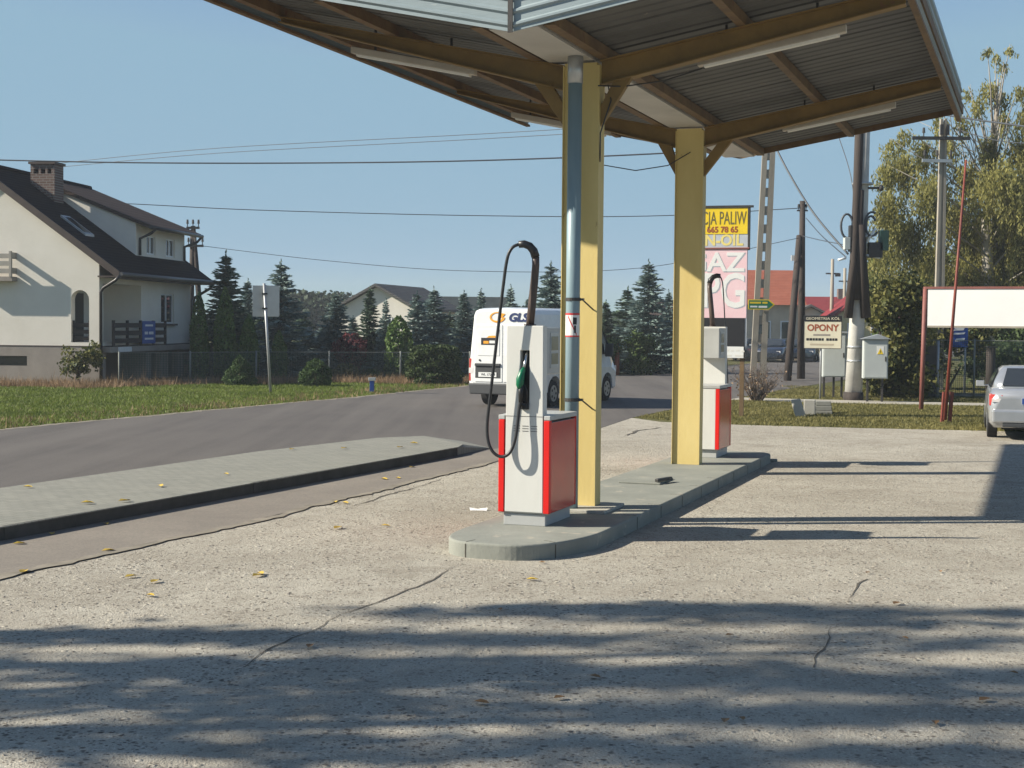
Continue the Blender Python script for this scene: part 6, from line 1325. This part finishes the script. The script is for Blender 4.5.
for (xt, yt, h, lb), bl in zip(TT, boughs):
    t = thing('tall_tree', lb, 'tree', (xt, yt, 0), 0, 'tall trees outside the left edge'); C = []
    tube_part('trunk', [(0, 0, -0.3), (0.1, 0.05, h * 0.4), (0, 0.1, h * 0.95)], [0.2, 0.14, 0.03], M['birch'], t, 8)
    for x, y, z in bl:
        c = np.array([x - xt, y - yt, z]); n = int(gg.uniform(45, 115)); C.append(c + gg.normal(0, 1, (n, 3)) * np.array([gg.uniform(0.5, 1.0), 0.13, 0.10]))
        tube_part('limb', [(0, 0.05, z * 0.9), tuple(c * np.array([.5, .5, 1]) - np.array([0, 0, 0.2])), tuple(c)], [0.035, 0.025, 0.008], M['birch'], t, 5)
    link('crown', leaf_mesh('crown', np.concatenate(C), 0.15, 1.5), M['bushgreen'], t)

# ------------------------------------------------------------------ grass, weeds, litter
def poly_pts(n, x0, x1, y0, y1, ok):
    P = np.c_[rng.uniform(x0, x1, n), rng.uniform(y0, y1, n)]; return P[ok(P[:, 0], P[:, 1])]
rlx = np.array([p[0] for p in road_left]); rly = np.array([p[1] for p in road_left])
def left_of_road(x, y, d=0.15): return x < np.interp(y, rly, rlx) - d
back = lambda x: np.interp(x, [-30, -14, -13.2, -9.25, -1.6, 1.8], [48.3, 48.3, 48.7, 52.4, 54.6, 58.5])
P = poly_pts(60000, -20, 1.5, 25, 58, lambda x, y: left_of_road(x, y) & (y < back(x) - 2.2)); P = np.c_[P, np.zeros(len(P))]
tag(link('grass', blades('grass', P, rng.uniform(0.03, 0.085, len(P)), 0.022, 0.5, 4, 0.06), M['grass']), 'short green lawn between the road and the house', 'grass', None, 'stuff')
P = poly_pts(60000, -20, 1.8, 25, 59, lambda x, y: left_of_road(x, y, 0.05) & (y < back(x) + 0.3) & ((y > back(x) - 2.6 - 0.8 * np.sin(x * 1.3)) | ((rng.uniform(0, 1, len(x)) < 0.14) & (x > np.interp(y, rly, rlx) - 2.0)))); P = np.c_[P, np.zeros(len(P))]
hh = rng.uniform(0.08, 0.30, len(P)) * np.where(rng.uniform(0, 1, len(P)) < 0.03, 2.0, 1.0) * np.where(P[:, 1] > back(P[:, 0]) - 3.4, 1.0, 0.55)
tag(link('dry_weeds', blades('dry_weeds', P, hh, 0.02, 0.35, 4, 0.07), M['dryweed']), 'brown dried weeds along the fence and the house plinth', 'weeds', None, 'stuff')
def right_verge(x, y):
    front = np.interp(x, [2.78, 4.96, 9.9, 20, 30], [33.5, 31.45, 30.26, 28.6, 27]); side = np.interp(y, [30, 33.5, 36.8, 50], [2.5, 2.78, 4.02, 9.6])
    path_in = (y > np.interp(x, [5.9, 8.4, 12, 24], [42.1, 40.8, 40.0, 37.8])) & (y < np.interp(x, [6.2, 8.6, 12, 24], [43.9, 42.9, 41.9, 39.6]))
    return (y > front + rng.normal(0.05, 0.12, len(x))) & (x > side + 0.1) & ~path_in
P = poly_pts(60000, 2.7, 18, 28, 52, right_verge); P = P[rng.uniform(0, 1, len(P)) < np.clip(1.25 - (P[:, 1] - 30) / 26, 0.2, 1)]; P = np.c_[P, np.zeros(len(P))]
tag(link('verge_grass', blades('verge_grass', P, rng.uniform(0.02, 0.065, len(P)), 0.024, 0.6, 4, 0.06), M['verge']), 'worn yellowish grass on the verge beyond the yard', 'grass', None, 'stuff')
# small stones lying on the yard
yard_ok = lambda x, y: x > np.interp(y, [0, 11.9, 15.4, 20.2, 22.4], [-8.9, -4.1, -2.7, -0.9, -0.1])
def stones(n, x0, x1, y0, y1, smin, smax):
    mb_v, mb_f = [], []
    for (x, y) in poly_pts(n, x0, x1, y0, y1, yard_ok):
        if -0.75 < (x - ISL.x) * 0.94 - (y - ISL.y) * 0.342 < 0.95 and -3.0 < (x - ISL.x) * 0.342 + (y - ISL.y) * 0.94 < 8.1: continue
        s_ = random.uniform(smin, smax) * (1.8 if random.random() < 0.06 else 1); a = random.uniform(0, 6.28); b0 = len(mb_v)
        for i in range(5): r = s_ * random.uniform(0.7, 1.2); mb_v.append((x + r * math.cos(a + i * 1.257), y + r * math.sin(a + i * 1.257), 0.002))
        mb_v.append((x + random.gauss(0, s_ * .2), y + random.gauss(0, s_ * .2), 0.004 + s_ * random.uniform(0.3, 0.55)))
        mb_f += [(b0 + i, b0 + (i + 1) % 5, b0 + 5) for i in range(5)]
    me = bpy.data.meshes.new('gravel'); me.from_pydata(mb_v, [], mb_f); return me
tag(link('gravel', stones(36000, -6, 8, 6.5, 20, 0.005, 0.014), M['stone']), 'loose small stones scattered over the yard surface', 'gravel', None, 'stuff')
def leaf_thing(px, py, z, s_, m, name='fallen_leaf', label='small yellow autumn leaf lying on the yard or pavement', cat='leaf', group='yellow leaves scattered on the ground'):
    p = gp(px, py, z); a = random.uniform(0, 6.28)
    vs = [(-1, 0, 0.0), (-0.4, 0.55, 0.25), (0.35, 0.5, 0.2), (1.1, 0, 0.05), (0.35, -0.5, 0.3), (-0.4, -0.55, 0.15), (0, 0, 0.0)]
    me = bpy.data.meshes.new(name); me.from_pydata([(s_ * x, s_ * y, s_ * zz + 0.003) for x, y, zz in vs], [], [(0, 6, 1), (1, 6, 2), (2, 6, 3), (3, 6, 4), (4, 6, 5), (5, 6, 0)])
    o = link(name, me, m); o.location = (p.x, p.y, z + 0.012); o.rotation_euler = (0, 0, a); return tag(o, label, cat, group)
for px, py in ((106, 525), (90, 520), (108, 552), (131, 578), (150, 597), (24, 573), (258, 577), (155, 583), (335, 503), (386, 527), (338, 529), (384, 480), (398, 479), (412, 468), (345, 504), (260, 575), (532, 581), (20, 545), (52, 535)):
    leaf_thing(px, py, 0.004, random.uniform(0.045, 0.07), M['leafy'])
for px, py in ((125, 502), (226, 475), (88, 504), (28, 488), (344, 449), (292, 450), (414, 444), (400, 448), (160, 487)):
    leaf_thing(px, py, 0.15, random.uniform(0.05, 0.08), M['leafy'])
for px, py in ((542, 564), (500, 611), (742, 721), (725, 723), (1014, 675), (940, 573), (868, 574), (730, 637), (935, 725), (985, 702), (897, 605), (560, 700), (310, 648), (482, 705), (595, 679), (905, 640), (300, 470)):
    leaf_thing(px, py, 0.004, random.uniform(0.03, 0.05), M['leafb'], label='small brown withered leaf lying on the yard', group='brown leaves scattered on the yard')
p = gp(478, 511); me = bpy.data.meshes.new('paper_scrap'); me.from_pydata([(-0.09, -0.03, 0.004), (0.1, -0.04, 0.004), (0.11, 0.03, 0.03), (0.0, 0.06, 0.012), (-0.1, 0.04, 0.03)], [], [(0, 1, 2, 3, 4)])
o = link('paper_scrap', me, M['paper']); o.location = (p.x, p.y, 0.006); tag(o, 'white scrap of paper on the yard left of the front pump', 'litter')
p = gp(772, 462); o = MB().prism([(0.09 * math.cos(i), 0.07 * math.sin(i)) for i in np.linspace(0, 5.6, 9)], 0.0, 0.05).build('stone', M['kerb'], bevel=0.015); o.location = (p.x, p.y, 0); tag(o, 'flat stone lying on the yard just past the island end', 'stone')

# ------------------------------------------------------------------ the air
m = bpy.data.materials.new('haze_air'); m.use_nodes = True; nt = m.node_tree
for n in list(nt.nodes):
    if n.type == 'BSDF_PRINCIPLED': nt.nodes.remove(n)
pv = nt.nodes.new('ShaderNodeVolumePrincipled'); pv.inputs['Color'].default_value = (0.86, 0.92, 1.0, 1); pv.inputs['Density'].default_value = 0.0007; pv.inputs['Anisotropy'].default_value = 0.0
nt.links.new(pv.outputs[0], nt.nodes['Material Output'].inputs['Volume'])
tag(MB().box(-520, 520, -60, 820, -1.0, 24).build('haze', m), 'thin autumn haze in the air over the whole place', 'haze', None, 'stuff')
